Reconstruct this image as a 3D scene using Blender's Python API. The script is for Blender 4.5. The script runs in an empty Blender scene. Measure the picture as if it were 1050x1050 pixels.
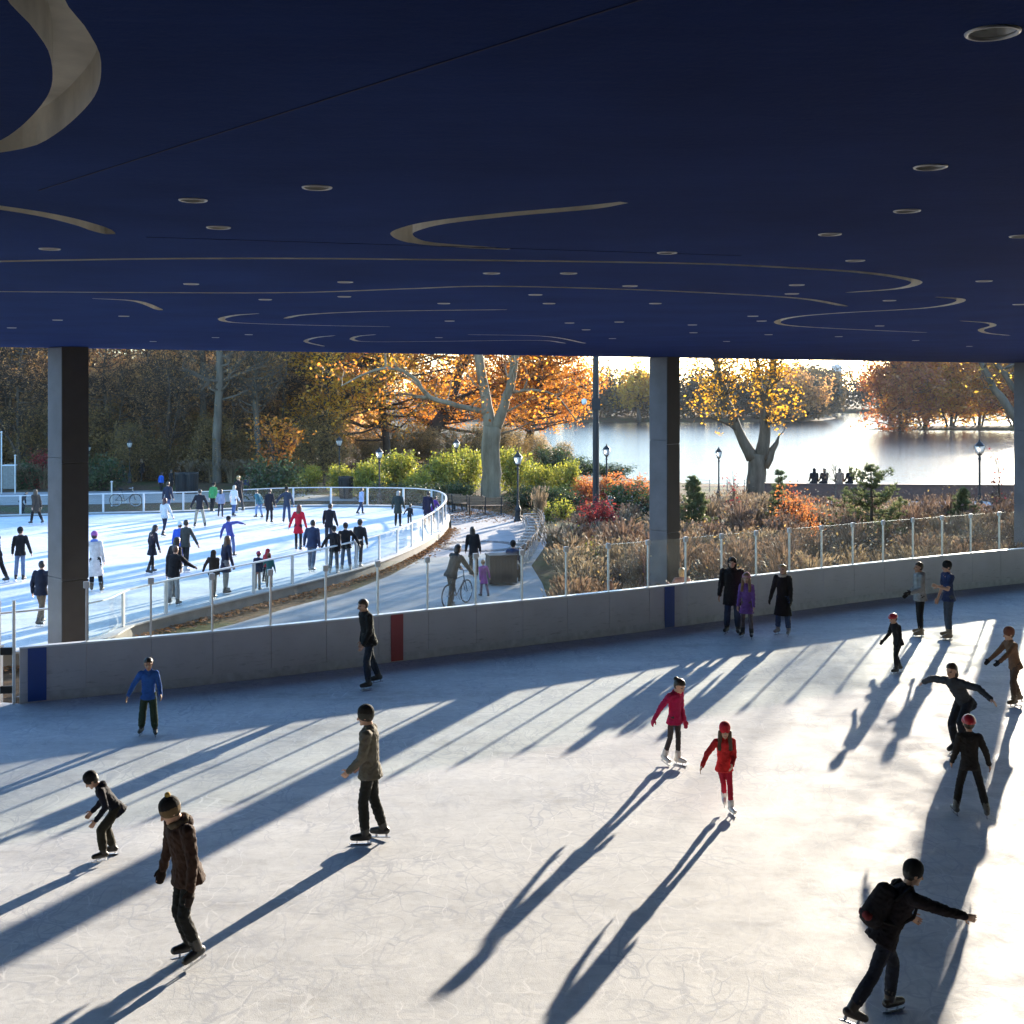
import bpy, math, random
import numpy as np
from mathutils import Vector, Matrix, geometry
random.seed(11)
rng = np.random.default_rng(11)
S = bpy.context.scene
COL = S.collection
F, HC, YH, CX = 1260.0, 6.1, 397.0, 525.0        # focal length (px of a 1050 px frame), eye height, horizon row, centre column
R = math.radians
SUN_AZ, SUN_EL = R(24.6), R(9.9)

def at(px, py, z=0.0):
    """Point of the level z seen at pixel (px, py)."""
    d = (HC - z) * F / (py - YH)
    return Vector(((px - CX) * d / F, d, z))

def away(px, d, z=0.0):
    return Vector(((px - CX) * d / F, d, z))

# ------------------------------------------------------------------ objects
def put(name, mesh, parent=None, loc=None):
    o = bpy.data.objects.new(name, mesh)
    COL.objects.link(o)
    if parent is not None:
        o.parent = parent
    if loc is not None:
        o.location = loc
    return o

def tag(o, label, cat, group=None):
    o['label'] = label
    o['category'] = cat
    if group:
        o['group'] = group
    return o

def thing(name, label, cat, loc=(0, 0, 0), rz=0.0, group=None):
    o = bpy.data.objects.new(name, None)
    o.empty_display_size = 0.2
    COL.objects.link(o)
    o.location = loc
    o.rotation_euler = (0, 0, rz)
    return tag(o, label, cat, group)

def dup(root, loc, rz=0.0, sc=1.0, label=None, group=None):
    r = root.copy(); COL.objects.link(r)
    r.location = loc; r.rotation_euler = (0, 0, rz)
    r.scale = (sc, sc, sc) if isinstance(sc, (int, float)) else sc
    if label: r['label'] = label
    if group: r['group'] = group
    for ch in list(root.children):
        c = ch.copy(); COL.objects.link(c); c.parent = r
        for g in list(ch.children):
            d = g.copy(); COL.objects.link(d); d.parent = c
    return r

def mesh_np(name, V, Q, mats, mi=None, smooth=False):
    """Mesh from a vertex array and a list / array of faces."""
    me = bpy.data.meshes.new(name)
    if isinstance(Q, np.ndarray):
        k = Q.shape[1]; n = len(Q)
        me.vertices.add(len(V)); me.vertices.foreach_set('co', np.asarray(V, dtype=np.float32).ravel())
        me.loops.add(n * k); me.loops.foreach_set('vertex_index', Q.astype(np.int32).ravel())
        me.polygons.add(n)
        me.polygons.foreach_set('loop_start', np.arange(0, n * k, k, dtype=np.int32))
        me.update(calc_edges=True)
    else:
        me.from_pydata([tuple(v) for v in V], [], Q)
    for m in mats:
        me.materials.append(m)
    if mi is not None:
        me.polygons.foreach_set('material_index', np.asarray(mi, dtype=np.int32))
    if smooth:
        me.polygons.foreach_set('use_smooth', np.ones(len(me.polygons), dtype=bool))
    me.update()
    return me

class MB:
    """Collects simple shapes into one mesh."""
    def __init__(self):
        self.v, self.f, self.m = [], [], []
    def add(self, vs, fs, mi=0):
        b = len(self.v)
        self.v += [tuple(x) for x in vs]
        self.f += [tuple(i + b for i in f) for f in fs]
        self.m += [mi] * len(fs)
    def box(self, c, s, M=None, mi=0):
        x, y, z = s[0] / 2, s[1] / 2, s[2] / 2
        vs = [Vector(p) for p in ((-x,-y,-z),(x,-y,-z),(x,y,-z),(-x,y,-z),(-x,-y,z),(x,-y,z),(x,y,z),(-x,y,z))]
        if M is not None: vs = [M @ p for p in vs]
        c = Vector(c)
        self.add([p + c for p in vs], [(0,3,2,1),(4,5,6,7),(0,1,5,4),(1,2,6,5),(2,3,7,6),(3,0,4,7)], mi)
    def bar(self, a, b, w, h, mi=0):
        """Rectangular bar from a to b (w across, h upwards)."""
        a, b = Vector(a), Vector(b); d = (b - a).normalized()
        s = d.cross(Vector((0, 0, 1)))
        if s.length < 1e-4: s = Vector((1, 0, 0))
        s.normalize(); u = s.cross(d)
        vs = []
        for p in (a, b):
            for i, j in ((-1,-1),(1,-1),(1,1),(-1,1)):
                vs.append(p + s * (i * w / 2) + u * (j * h / 2))
        self.add(vs, [(3,2,1,0),(4,5,6,7),(0,1,5,4),(1,2,6,5),(2,3,7,6),(3,0,4,7)], mi)
    def tube(self, pts, rad, seg=8, mi=0, caps=True):
        pts = [Vector(p) for p in pts]; n = len(pts)
        if isinstance(rad, (int, float)): rad = [rad] * n
        d0 = (pts[1] - pts[0]).normalized()
        s = d0.cross(Vector((0.123, 0.31, 0.94)))
        if s.length < 1e-3: s = d0.cross(Vector((1, 0, 0)))
        s.normalize(); vs = []
        for i, p in enumerate(pts):
            d = (pts[min(i + 1, n - 1)] - pts[max(i - 1, 0)])
            if d.length < 1e-9: d = d0
            d.normalize()
            s = (s - d * s.dot(d)).normalized(); u = d.cross(s)
            for k in range(seg):
                a = 2 * math.pi * k / seg
                vs.append(p + (s * math.cos(a) + u * math.sin(a)) * rad[i])
        fs = []
        for i in range(n - 1):
            for k in range(seg):
                a, b = i * seg + k, i * seg + (k + 1) % seg
                fs.append((a, b, b + seg, a + seg))
        if caps:
            fs.append(tuple(reversed(range(seg)))); fs.append(tuple(range((n - 1) * seg, n * seg)))
        self.add(vs, fs, mi)
    def lathe(self, prof, seg=16, c=(0, 0, 0), mi=0):
        vs, fs = [], []
        for r, z in prof:
            for k in range(seg):
                a = 2 * math.pi * k / seg
                vs.append((c[0] + r * math.cos(a), c[1] + r * math.sin(a), c[2] + z))
        for i in range(len(prof) - 1):
            for k in range(seg):
                a, b = i * seg + k, i * seg + (k + 1) % seg
                fs.append((a, b, b + seg, a + seg))
        fs.append(tuple(reversed(range(seg)))); fs.append(tuple(range((len(prof) - 1) * seg, len(prof) * seg)))
        self.add(vs, fs, mi)
    def torus(self, c, axis, R0, r, seg=28, ring=6, mi=0):
        axis = Vector(axis).normalized()
        s = axis.cross(Vector((0, 0, 1)))
        if s.length < 1e-3: s = Vector((1, 0, 0))
        s.normalize(); u = axis.cross(s); c = Vector(c); vs, fs = [], []
        for i in range(seg):
            a = 2 * math.pi * i / seg; d = s * math.cos(a) + u * math.sin(a)
            for k in range(ring):
                b = 2 * math.pi * k / ring
                vs.append(c + d * (R0 + r * math.cos(b)) + axis * (r * math.sin(b)))
        for i in range(seg):
            for k in range(ring):
                j, l = (i + 1) % seg, (k + 1) % ring
                fs.append((i * ring + k, j * ring + k, j * ring + l, i * ring + l))
        self.add(vs, fs, mi)
    def sweep(self, path, prof, closed_prof=True, mi=0, z0=None):
        """Profile (offset to the left of travel, height) along a level path."""
        n, k = len(path), len(prof); vs, fs = [], []
        for i, p in enumerate(path):
            a, b = path[max(i - 1, 0)], path[min(i + 1, n - 1)]
            t = Vector((b[0] - a[0], b[1] - a[1], 0)).normalized(); nr = Vector((-t.y, t.x, 0))
            base = p[2] if z0 is None else z0
            for o, z in prof:
                vs.append((p[0] + nr.x * o, p[1] + nr.y * o, base + z))
        for i in range(n - 1):
            for j in range(k if closed_prof else k - 1):
                l = (j + 1) % k
                fs.append((i * k + j, (i + 1) * k + j, (i + 1) * k + l, i * k + l))
        if closed_prof:
            fs.append(tuple(range(k))); fs.append(tuple(reversed(range((n - 1) * k, n * k))))
        self.add(vs, fs, mi)
    def mesh(self, name, mats, smooth=False, bevel=0):
        if not isinstance(mats, (list, tuple)): mats = [mats]
        me = mesh_np(name, self.v, self.f, mats, self.m, smooth)
        import bmesh
        bm = bmesh.new(); bm.from_mesh(me)
        bmesh.ops.recalc_face_normals(bm, faces=bm.faces)
        if bevel:
            bmesh.ops.bevel(bm, geom=[e for e in bm.edges if len(e.link_faces) == 2 and e.calc_face_angle(0) > 0.6],
                            offset=bevel, segments=2, affect='EDGES', profile=0.6)
        bm.to_mesh(me); bm.free()
        return me
    def put(self, name, mats, parent=None, loc=None, smooth=False, bevel=0):
        return put(name, self.mesh(name, mats, smooth, bevel), parent, loc)

def smooth_path(pts, step=0.3):
    """Catmull-Rom through points, resampled."""
    P = [Vector((p[0], p[1], p[2] if len(p) > 2 else 0)) for p in pts]
    P = [P[0] * 2 - P[1]] + P + [P[-1] * 2 - P[-2]]
    out = []
    for i in range(1, len(P) - 2):
        a, b, c, d = P[i - 1:i + 3]; n = max(2, int((c - b).length / step * 2))
        for k in range(n):
            t = k / n
            out.append(0.5 * ((2 * b) + (c - a) * t + (2 * a - 5 * b + 4 * c - d) * t * t + (3 * b - a - 3 * c + d) * t ** 3))
    out.append(P[-2])
    res, acc = [out[0]], 0.0
    for a, b in zip(out, out[1:]):
        acc += (b - a).length
        if acc >= step: res.append(b); acc = 0
    if (res[-1] - out[-1]).length > 1e-4: res.append(out[-1])
    return res

def split_path(path, seg):
    """Cut a path into runs of about the same length; returns lists of points."""
    L = [0.0]
    for a, b in zip(path, path[1:]): L.append(L[-1] + (b - a).length)
    n = max(1, round(L[-1] / seg)); q = L[-1] / n
    def pt(s):
        s = min(max(s, 0), L[-1])
        for i in range(len(L) - 1):
            if L[i + 1] >= s - 1e-9:
                t = (s - L[i]) / max(L[i + 1] - L[i], 1e-9)
                return path[i].lerp(path[i + 1], t)
        return path[-1]
    runs = []
    for k in range(n):
        m = max(2, int(q / 0.3))
        runs.append([pt(k * q + q * j / m) for j in range(m + 1)])
    return runs

# ------------------------------------------------------------------ materials
class NT:
    def __init__(self, name):
        self.m = bpy.data.materials.new(name); self.m.use_nodes = True
        self.t = self.m.node_tree; self.t.nodes.clear()
        self.out = self.n('ShaderNodeOutputMaterial')
    def n(self, kind, **kw):
        nd = self.t.nodes.new(kind)
        for k, v in kw.items():
            if hasattr(nd, k) and k not in nd.inputs: setattr(nd, k, v)
            else: self.put(nd.inputs[k], v)
        return nd
    def put(self, sock, v):
        if isinstance(v, bpy.types.NodeSocket): self.t.links.new(v, sock)
        elif isinstance(v, bpy.types.Node): self.t.links.new(v.outputs[0], sock)
        else:
            if isinstance(v, (tuple, list)) and len(v) == 3 and sock.type == 'RGBA': v = (*v, 1)
            sock.default_value = v
    def coord(self, kind='Object', scale=None):
        o = self.n('ShaderNodeTexCoord').outputs[kind]
        if scale is not None:
            mp = self.n('ShaderNodeMapping'); self.put(mp.inputs['Vector'], o)
            mp.inputs['Scale'].default_value = scale; o = mp.outputs[0]
        return o
    def noise(self, vec, scale, detail=4, rough=0.55, dist=0.0):
        nd = self.n('ShaderNodeTexNoise')
        self.put(nd.inputs['Vector'], vec); nd.inputs['Scale'].default_value = scale
        nd.inputs['Detail'].default_value = detail; nd.inputs['Roughness'].default_value = rough
        nd.inputs['Distortion'].default_value = dist
        return nd.outputs['Fac']
    def ramp(self, fac, stops, interp='LINEAR'):
        nd = self.n('ShaderNodeValToRGB'); self.put(nd.inputs[0], fac)
        cr = nd.color_ramp; cr.interpolation = interp
        while len(cr.elements) < len(stops): cr.elements.new(0.5)
        for e, (p, c) in zip(cr.elements, stops):
            e.position = p
            if isinstance(c, (int, float)): c = (c, c, c)
            e.color = (*c, 1)
        return nd.outputs[0]
    def math(self, op, a, b=0.0, c=None):
        nd = self.n('ShaderNodeMath', operation=op); self.put(nd.inputs[0], a); self.put(nd.inputs[1], b)
        if c is not None: self.put(nd.inputs[2], c)
        return nd.outputs[0]
    def mix(self, fac, a, b, blend='MIX'):
        nd = self.n('ShaderNodeMix', data_type='RGBA', blend_type=blend)
        self.put(nd.inputs[0], fac); self.put(nd.inputs[6], a); self.put(nd.inputs[7], b)
        return nd.outputs[2]
    def bump(self, h, strength=0.3, dist=0.01):
        nd = self.n('ShaderNodeBump'); self.put(nd.inputs['Height'], h)
        nd.inputs['Strength'].default_value = strength; nd.inputs['Distance'].default_value = dist
        return nd.outputs[0]
    def pbr(self, **kw):
        nd = self.n('ShaderNodeBsdfPrincipled')
        for k, v in kw.items(): self.put(nd.inputs[k.replace('_', ' ')], v)
        self.t.links.new(nd.outputs[0], self.out.inputs[0])
        return nd

def plain(name, col, rough=0.6, metal=0.0, var=0.18, scale=6.0, bump=0.12, bscale=60.0, bdist=0.003, spec=0.5):
    """Painted / fabric / stone surface with some mottling and grain."""
    t = NT(name); co = t.coord()
    f = t.noise(co, scale, 5)
    lo = tuple(c * (1 - var) for c in col); hi = tuple(min(1, c * (1 + var)) for c in col)
    c = t.ramp(f, [(0.3, lo), (0.7, hi)])
    g = t.noise(co, bscale, 3)
    t.pbr(Base_Color=c, Roughness=t.math('ADD', t.math('MULTIPLY', f, 0.15), rough - 0.07), Metallic=metal,
          Specular_IOR_Level=spec, Normal=t.bump(g, bump, bdist))
    return t.m

_mc = {}
def cloth(col):
    k = ('cloth',) + tuple(round(c, 4) for c in col)
    if k not in _mc:
        _mc[k] = plain('fabric', col, 0.85, 0, 0.22, 9, 0.35, 220, 0.004, 0.2)
    return _mc[k]
def leafmat(name, stops, trans=0.5, rough=0.6):
    """Leaves: every leaf takes its own colour; light passes through them."""
    t = NT(name)
    rnd = t.n('ShaderNodeNewGeometry').outputs['Random Per Island']
    big = t.noise(t.coord(), 0.5, 2)
    fac = t.math('ADD', t.math('MULTIPLY', rnd, 0.62), t.math('MULTIPLY', t.math('SUBTRACT', big, 0.3), 0.95))
    c = t.ramp(fac, stops)
    d = t.n('ShaderNodeBsdfDiffuse', Color=c)
    tr = t.n('ShaderNodeBsdfTranslucent', Color=c)
    mx = t.n('ShaderNodeMixShader'); t.put(mx.inputs[0], trans)
    t.t.links.new(d.outputs[0], mx.inputs[1]); t.t.links.new(tr.outputs[0], mx.inputs[2])
    gl = t.n('ShaderNodeBsdfGlossy', Roughness=0.45, Color=(1, 1, 1))
    m2 = t.n('ShaderNodeMixShader'); m2.inputs[0].default_value = 0.03
    t.t.links.new(mx.outputs[0], m2.inputs[1]); t.t.links.new(gl.outputs[0], m2.inputs[2])
    t.t.links.new(m2.outputs[0], t.out.inputs[0])
    return t.m
def barkmat(name, a, b, scale=3.0):
    t = NT(name); co = t.coord('Object', (1, 1, 0.25))
    f = t.noise(co, scale, 6, 0.65); g = t.noise(co, scale * 7, 4)
    t.pbr(Base_Color=t.ramp(f, [(0.32, a), (0.66, b)]), Roughness=0.9, Specular_IOR_Level=0.15,
          Normal=t.bump(g, 0.7, 0.04))
    return t.m

M = {}
def glassmat(name, tint, gloss=1.0, milk=0.05):
    """Thin safety glass: clear, mirrors at grazing angles, slightly dusty."""
    t = NT(name)
    tr = t.n('ShaderNodeBsdfTransparent', Color=tint)
    gl = t.n('ShaderNodeBsdfGlossy', Roughness=0.02, Color=(1, 1, 1))
    lw = t.n('ShaderNodeLayerWeight', Blend=0.5)
    fr = t.math('MULTIPLY_ADD', t.math('POWER', lw.outputs['Facing'], 5.0), 0.9, 0.014)
    mx = t.n('ShaderNodeMixShader'); t.put(mx.inputs[0], t.math('MULTIPLY', fr, gloss))
    t.t.links.new(tr.outputs[0], mx.inputs[1]); t.t.links.new(gl.outputs[0], mx.inputs[2])
    d = t.n('ShaderNodeBsdfTranslucent', Color=(0.85, 0.9, 0.9))
    dirt = t.noise(t.coord(), 2.3, 6, 0.65)
    m2 = t.n('ShaderNodeMixShader'); t.put(m2.inputs[0], t.math('MULTIPLY', t.ramp(dirt, [(0.35, 0.25), (0.8, 1.6)]), milk))
    t.t.links.new(mx.outputs[0], m2.inputs[1]); t.t.links.new(d.outputs[0], m2.inputs[2])
    t.t.links.new(m2.outputs[0], t.out.inputs[0])
    return t.m
M['glass'] = glassmat('rink_glass', (0.93, 0.955, 0.935), 1.0, 0.005)
M['alu'] = plain('brushed_aluminium', (0.62, 0.62, 0.62), 0.35, 0.8, 0.08, 20, 0.05)
M['white_paint'] = plain('white_paint', (0.78, 0.79, 0.8), 0.4, 0, 0.05, 3, 0.04)
M['dark_metal'] = plain('dark_metal', (0.018, 0.018, 0.018), 0.65, 0.0, 0.2, 9, 0.1)
M['steel'] = plain('steel', (0.55, 0.56, 0.58), 0.25, 0.95, 0.05, 20, 0.03)
M['rubber'] = plain('rubber', (0.02, 0.02, 0.02), 0.8)
M['wood'] = plain('bench_wood', (0.16, 0.1, 0.055), 0.7, 0, 0.3, 14, 0.3, 90)
# ------------------------------------------------------------------ camera, sky, sun
cam_d = bpy.data.cameras.new('camera'); cam = bpy.data.objects.new('camera', cam_d); COL.objects.link(cam)
cam.location = (0, 0, HC); cam.rotation_euler = (R(90), 0, 0)
cam_d.sensor_width = 36.0; cam_d.lens = 36.0 * F / 1050.0
cam_d.shift_y = -(525.0 - YH) / 1050.0
cam_d.clip_start = 0.05; cam_d.clip_end = 3000
S.camera = cam
w = bpy.data.worlds.new('World'); S.world = w; w.use_nodes = True
wt = w.node_tree; wt.nodes.clear()
sky = wt.nodes.new('ShaderNodeTexSky'); sky.sky_type = 'NISHITA'; sky.sun_disc = False
sky.sun_elevation = SUN_EL; sky.sun_rotation = SUN_AZ
sky.air_density = 1.0; sky.dust_density = 0.4; sky.ozone_density = 3.8
bg = wt.nodes.new('ShaderNodeBackground'); bg.inputs['Strength'].default_value = 0.15
wo = wt.nodes.new('ShaderNodeOutputWorld')
wt.links.new(sky.outputs[0], bg.inputs[0]); wt.links.new(bg.outputs[0], wo.inputs[0])
sd = bpy.data.lights.new('sun', 'SUN'); sd.energy = 3.2; sd.angle = R(0.55); sd.color = (1.0, 0.87, 0.70)
sun = bpy.data.objects.new('sun', sd); COL.objects.link(sun)
sun.rotation_euler = Vector((math.sin(SUN_AZ) * math.cos(SUN_EL), math.cos(SUN_AZ) * math.cos(SUN_EL), math.sin(SUN_EL))).to_track_quat('Z', 'Y').to_euler()
sun.location = (30, 60, 30)
vs = S.view_settings; vs.view_transform = 'Standard'; vs.look = 'None'; vs.gamma = 1.0; vs.exposure = 2.68
cy = S.cycles
cy.max_bounces = 9; cy.diffuse_bounces = 4; cy.glossy_bounces = 4; cy.transmission_bounces = 6; cy.transparent_max_bounces = 24
cy.volume_bounces = 0; cy.caustics_reflective = False; cy.caustics_refractive = False
cy.sample_clamp_indirect = 6.0; cy.use_denoising = True
cy.use_adaptive_sampling = True; cy.adaptive_threshold = 0.012

# ------------------------------------------------------------------ ground sheet with the lake basin
LAKE = np.array([(5, 98), (4.5, 125), (4, 190), (8, 252), (25, 257), (45, 257), (64, 262), (75, 285), (84, 335), (95, 346), (150, 352), (280, 350),
                 (340, 250), (350, 95), (120, 82), (60, 81), (20, 86)], dtype=float)
ISLE = (90.0, 213.0, 30.0, 8.0)
def poly_sd(P, X, Y):
    """Signed distance to a polygon (positive inside)."""
    ins = np.zeros(X.shape, bool); dmin = np.full(X.shape, 1e9)
    n = len(P)
    for i in range(n):
        x1, y1 = P[i]; x2, y2 = P[(i + 1) % n]
        c = ((y1 > Y) != (y2 > Y)) & (X < (x2 - x1) * (Y - y1) / (y2 - y1 + 1e-12) + x1)
        ins ^= c
        t = np.clip(((X - x1) * (x2 - x1) + (Y - y1) * (y2 - y1)) / ((x2 - x1) ** 2 + (y2 - y1) ** 2), 0, 1)
        dmin = np.minimum(dmin, np.hypot(X - x1 - t * (x2 - x1), Y - y1 - t * (y2 - y1)))
    return np.where(ins, dmin, -dmin)
WATER_Z = -1.2
def ground_z(X, Y):
    X = np.asarray(X, float); Y = np.asarray(Y, float)
    s = poly_sd(LAKE, X, Y)
    z = np.full(X.shape, -0.3)
    # right hand walkway level, easing down to the shore
    z = z - 0.2 * np.clip((Y - 48) / 14, 0, 1) * np.clip((X - 2) / 8, 0, 1)
    z = z - np.clip((s + 6) / 6, 0, 1) * 0.5
    z = np.where(s > 0, np.minimum(z, -1.0 - np.clip(s, 0, 12) * 0.35), z)
    ie = 1 - ((X - ISLE[0]) / ISLE[2]) ** 2 - ((Y - ISLE[1]) / ISLE[3]) ** 2
    z = np.where(ie > -0.6, np.maximum(z, -1.9 + np.clip(ie + 0.6, 0, 1.2) * 1.15), z)
    far = np.clip((-s - 4) / 60, 0, 1) * np.clip((Y - 150) / 60, 0, 1)
    return z + far * 0.9
def axis(a, b, fine0, fine1, f, c):
    v = list(np.arange(fine0, fine1, f)); x = fine1
    while x < b: v.append(x); x += max(f, (x - fine1) * c + f)
    v.append(b); x = fine0 - f
    while x > a: v.insert(0, x); x -= max(f, (fine0 - x) * c + f)
    v.insert(0, a); return np.array(v)
gx = axis(-900, 1100, -30, 110, 2.0, 0.12); gy = axis(-80, 1500, 20, 110, 2.0, 0.05)
GX, GY = np.meshgrid(gx, gy); GZ = ground_z(GX, GY)
nx = len(gx)
V = np.stack([GX.ravel(), GY.ravel(), GZ.ravel()], 1)
ii, jj = np.meshgrid(np.arange(nx - 1), np.arange(len(gy) - 1)); a = (jj * nx + ii).ravel()
Q = np.stack([a, a + 1, a + nx + 1, a + nx], 1)
t = NT('leafy_soil'); co = t.coord()
f1 = t.noise(co, 0.35, 6, 0.6); f2 = t.noise(co, 5.5, 5, 0.7)
soil = t.ramp(f2, [(0.3, (0.035, 0.026, 0.017)), (0.5, (0.09, 0.06, 0.035)), (0.68, (0.17, 0.095, 0.045))])
grs = t.ramp(f2, [(0.3, (0.035, 0.045, 0.016)), (0.7, (0.085, 0.09, 0.03))])
t.pbr(Base_Color=t.mix(t.ramp(f1, [(0.48, 0.0), (0.6, 1.0)]), soil, grs), Roughness=0.95, Specular_IOR_Level=0.1, Normal=t.bump(f2, 0.8, 0.05))
o = put('ground', mesh_np('ground', V, Q, [t.m], smooth=True)); o['kind'] = 'structure'

# ------------------------------------------------------------------ lake water
t = NT('lake_water'); co = t.coord('Object', (1.0, 2.6, 1.0))
wv = t.math('ADD', t.noise(co, 1.1, 4, 0.6), t.math('MULTIPLY', t.noise(co, 0.16, 3), 1.2))
nrm = t.bump(wv, 0.26, 0.25)
df = t.n('ShaderNodeBsdfDiffuse', Color=(0.016, 0.018, 0.015)); gl = t.n('ShaderNodeBsdfGlossy', Roughness=0.14, Color=(0.60, 0.585, 0.55))
t.put(gl.inputs['Normal'], nrm); fr = t.n('ShaderNodeFresnel', IOR=1.33); t.put(fr.inputs['Normal'], nrm)
mx = t.n('ShaderNodeMixShader'); t.put(mx.inputs[0], fr.outputs[0]); t.t.links.new(df.outputs[0], mx.inputs[1]); t.t.links.new(gl.outputs[0], mx.inputs[2]); t.t.links.new(mx.outputs[0], t.out.inputs[0])
gxl = np.array([-15, 400.0]); 
mb = MB(); mb.add([(0, 76, WATER_Z), (380, 76, WATER_Z), (380, 362, WATER_Z), (0, 362, WATER_Z)], [(0, 1, 2, 3)])
o = mb.put('lake', t.m); o['kind'] = 'structure'

# ------------------------------------------------------------------ ice
def icemat(name):
    t = NT(name); co = t.coord()
    warp = t.n('ShaderNodeTexNoise'); t.put(warp.inputs['Vector'], co); warp.inputs['Scale'].default_value = 0.55; warp.inputs['Detail'].default_value = 2
    def scratches(scale, seed, width, amp=2.2, ani=(1, 1, 1)):
        mp = t.n('ShaderNodeMapping'); t.put(mp.inputs['Vector'], co)
        mp.inputs['Location'].default_value = (seed * 3.7, seed * 1.9, 0); mp.inputs['Rotation'].default_value = (0, 0, seed * 0.83)
        mp.inputs['Scale'].default_value = ani
        vm = t.n('ShaderNodeVectorMath', operation='MULTIPLY_ADD')
        t.put(vm.inputs[0], warp.outputs['Color']); vm.inputs[1].default_value = (amp, amp, 0); t.put(vm.inputs[2], mp.outputs[0])
        v = t.n('ShaderNodeTexVoronoi', feature='DISTANCE_TO_EDGE'); t.put(v.inputs['Vector'], vm.outputs[0]); v.inputs['Scale'].default_value = scale
        v.inputs['Randomness'].default_value = 1.0
        ln = t.ramp(v.outputs['Distance'], [(0.0, 1.0), (width * 0.5, 0.8), (width, 0.0)])
        return t.math('MULTIPLY', ln, t.ramp(t.noise(mp.outputs[0], 0.8 + 0.13 * seed, 3, 0.6), [(0.47, 0.0), (0.58, 1.0)]))
    s = None
    for sc, sd_, wd, an in ((1.3, 1, 0.018, (1, .35, 1)), (1.9, 2, 0.024, (.3, 1, 1)), (2.4, 3, 0.03, (1, .25, 1)), (3.2, 4, 0.036, (.35, 1, 1)), (1.0, 5, 0.013, (1, .6, 1)), (4.3, 6, 0.045, (1, .3, 1)), (3.8, 7, 0.045, (.25, 1, 1))):
        k = scratches(sc, sd_, wd, 2.2, an); s = k if s is None else t.math('MAXIMUM', s, k)
    patch = t.noise(co, 0.45, 4, 0.6)
    s = t.math('MULTIPLY', s, t.ramp(patch, [(0.34, 0.15), (0.6, 1.0)]))
    f = t.math('ADD', t.math('MULTIPLY', t.noise(t.coord('Object', (0.25, 1.0, 1.0)), 0.8, 6, 0.66), 0.6), t.math('MULTIPLY', t.noise(co, 2.4, 6, 0.7), 0.4)); g = t.noise(co, 9.0, 5, 0.7); fine = t.noise(co, 70.0, 3, 0.6)
    base = t.ramp(f, [(0.28, (0.36, 0.36, 0.37)), (0.45, (0.60, 0.615, 0.635)), (0.62, (0.73, 0.745, 0.76))])
    base = t.mix(t.math('MULTIPLY', t.ramp(g, [(0.48, 0.0), (0.75, 1.0)]), 0.55), base, (0.48, 0.49, 0.51))
    base = t.mix(t.math('MULTIPLY', s, 0.68), base, (0.40, 0.43, 0.50))
    w2 = scratches(3.4, 9, 0.017, 2.2, (1, .3, 1)); w3 = scratches(2.6, 11, 0.013, 2.2, (.4, 1, 1))
    base = t.mix(t.math('MULTIPLY', t.math('MAXIMUM', w2, w3), 0.5), base, (0.86, 0.87, 0.89))
    base = t.mix(t.math('MULTIPLY', t.ramp(t.noise(co, 26.0, 3, 0.6), [(0.66, 0.0), (0.74, 1.0)]), 0.6), base, (0.88, 0.89, 0.9))
    h = t.math('ADD', t.math('MULTIPLY', g, 0.7), t.math('ADD', t.math('MULTIPLY', s, 0.10), t.math('MULTIPLY', fine, 0.5)))
    rg = t.ramp(t.noise(co, 1.6, 5, 0.6), [(0.3, 0.48), (0.7, 0.8)])
    t.pbr(Base_Color=base, Roughness=rg, IOR=1.31, Specular_IOR_Level=0.07, Normal=t.bump(h, 0.6, 0.006))
    return t.m
M['ice'] = icemat('skated_ice')
BOARD_PX = [(20, 721.5), (200, 703.5), (350, 686), (407, 678.5), (467, 671), (617, 653), (700, 642), (817, 626), (933, 611), (1050, 598)]
BOARD = [at(x, y) for x, y in BOARD_PX] + [Vector((21.5, 40.7, 0)), Vector((29, 42.5, 0)), Vector((40, 42.0, 0))]
BPATH = smooth_path(BOARD, 0.3)
corner = BPATH[0]
RET = smooth_path([Vector((-16.5, 27.6, 0)), Vector((-13.2, 25.4, 0)), Vector((-11.0, 24.35, 0)), Vector((corner.x - .45, corner.y + .12, 0))], 0.3)
ring = [(p.x, p.y, 0) for p in RET + BPATH]
ring = [(-45, 33, 0)] + ring + [(55, 36, 0), (55, 3.0, 0), (-45, 3.0, 0)]
tri = geometry.tessellate_polygon([[Vector(p) for p in ring]])
o = put('ice_rink', mesh_np('ice_rink', ring, [tuple(f) for f in tri], [M['ice']])); o['kind'] = 'structure'
# flip up
import bmesh
def face_up(me):
    bm = bmesh.new(); bm.from_mesh(me)
    for f in bm.faces:
        if f.normal.z < 0: f.normal_flip()
    bm.to_mesh(me); bm.free()
face_up(o.data)

# concourse on which the photographer's side of the rink ends
mb = MB(); mb.box((5, -8.7, 0.0), (104, 23.4, 0.24))
o = mb.put('concourse_floor', plain('dark_paving', (0.07, 0.068, 0.065), 0.8, 0, 0.2, 2)); o['kind'] = 'structure'
mb = MB(); mb.box((5, -20.3, 3.4), (104, 0.6, 7.2))
o = mb.put('granite_wall', plain('dark_granite', (0.06, 0.058, 0.056), 0.7, 0, 0.3, 3))
tag(o, 'dark rough granite wall of the pavilion behind the rink', 'wall')

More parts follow.
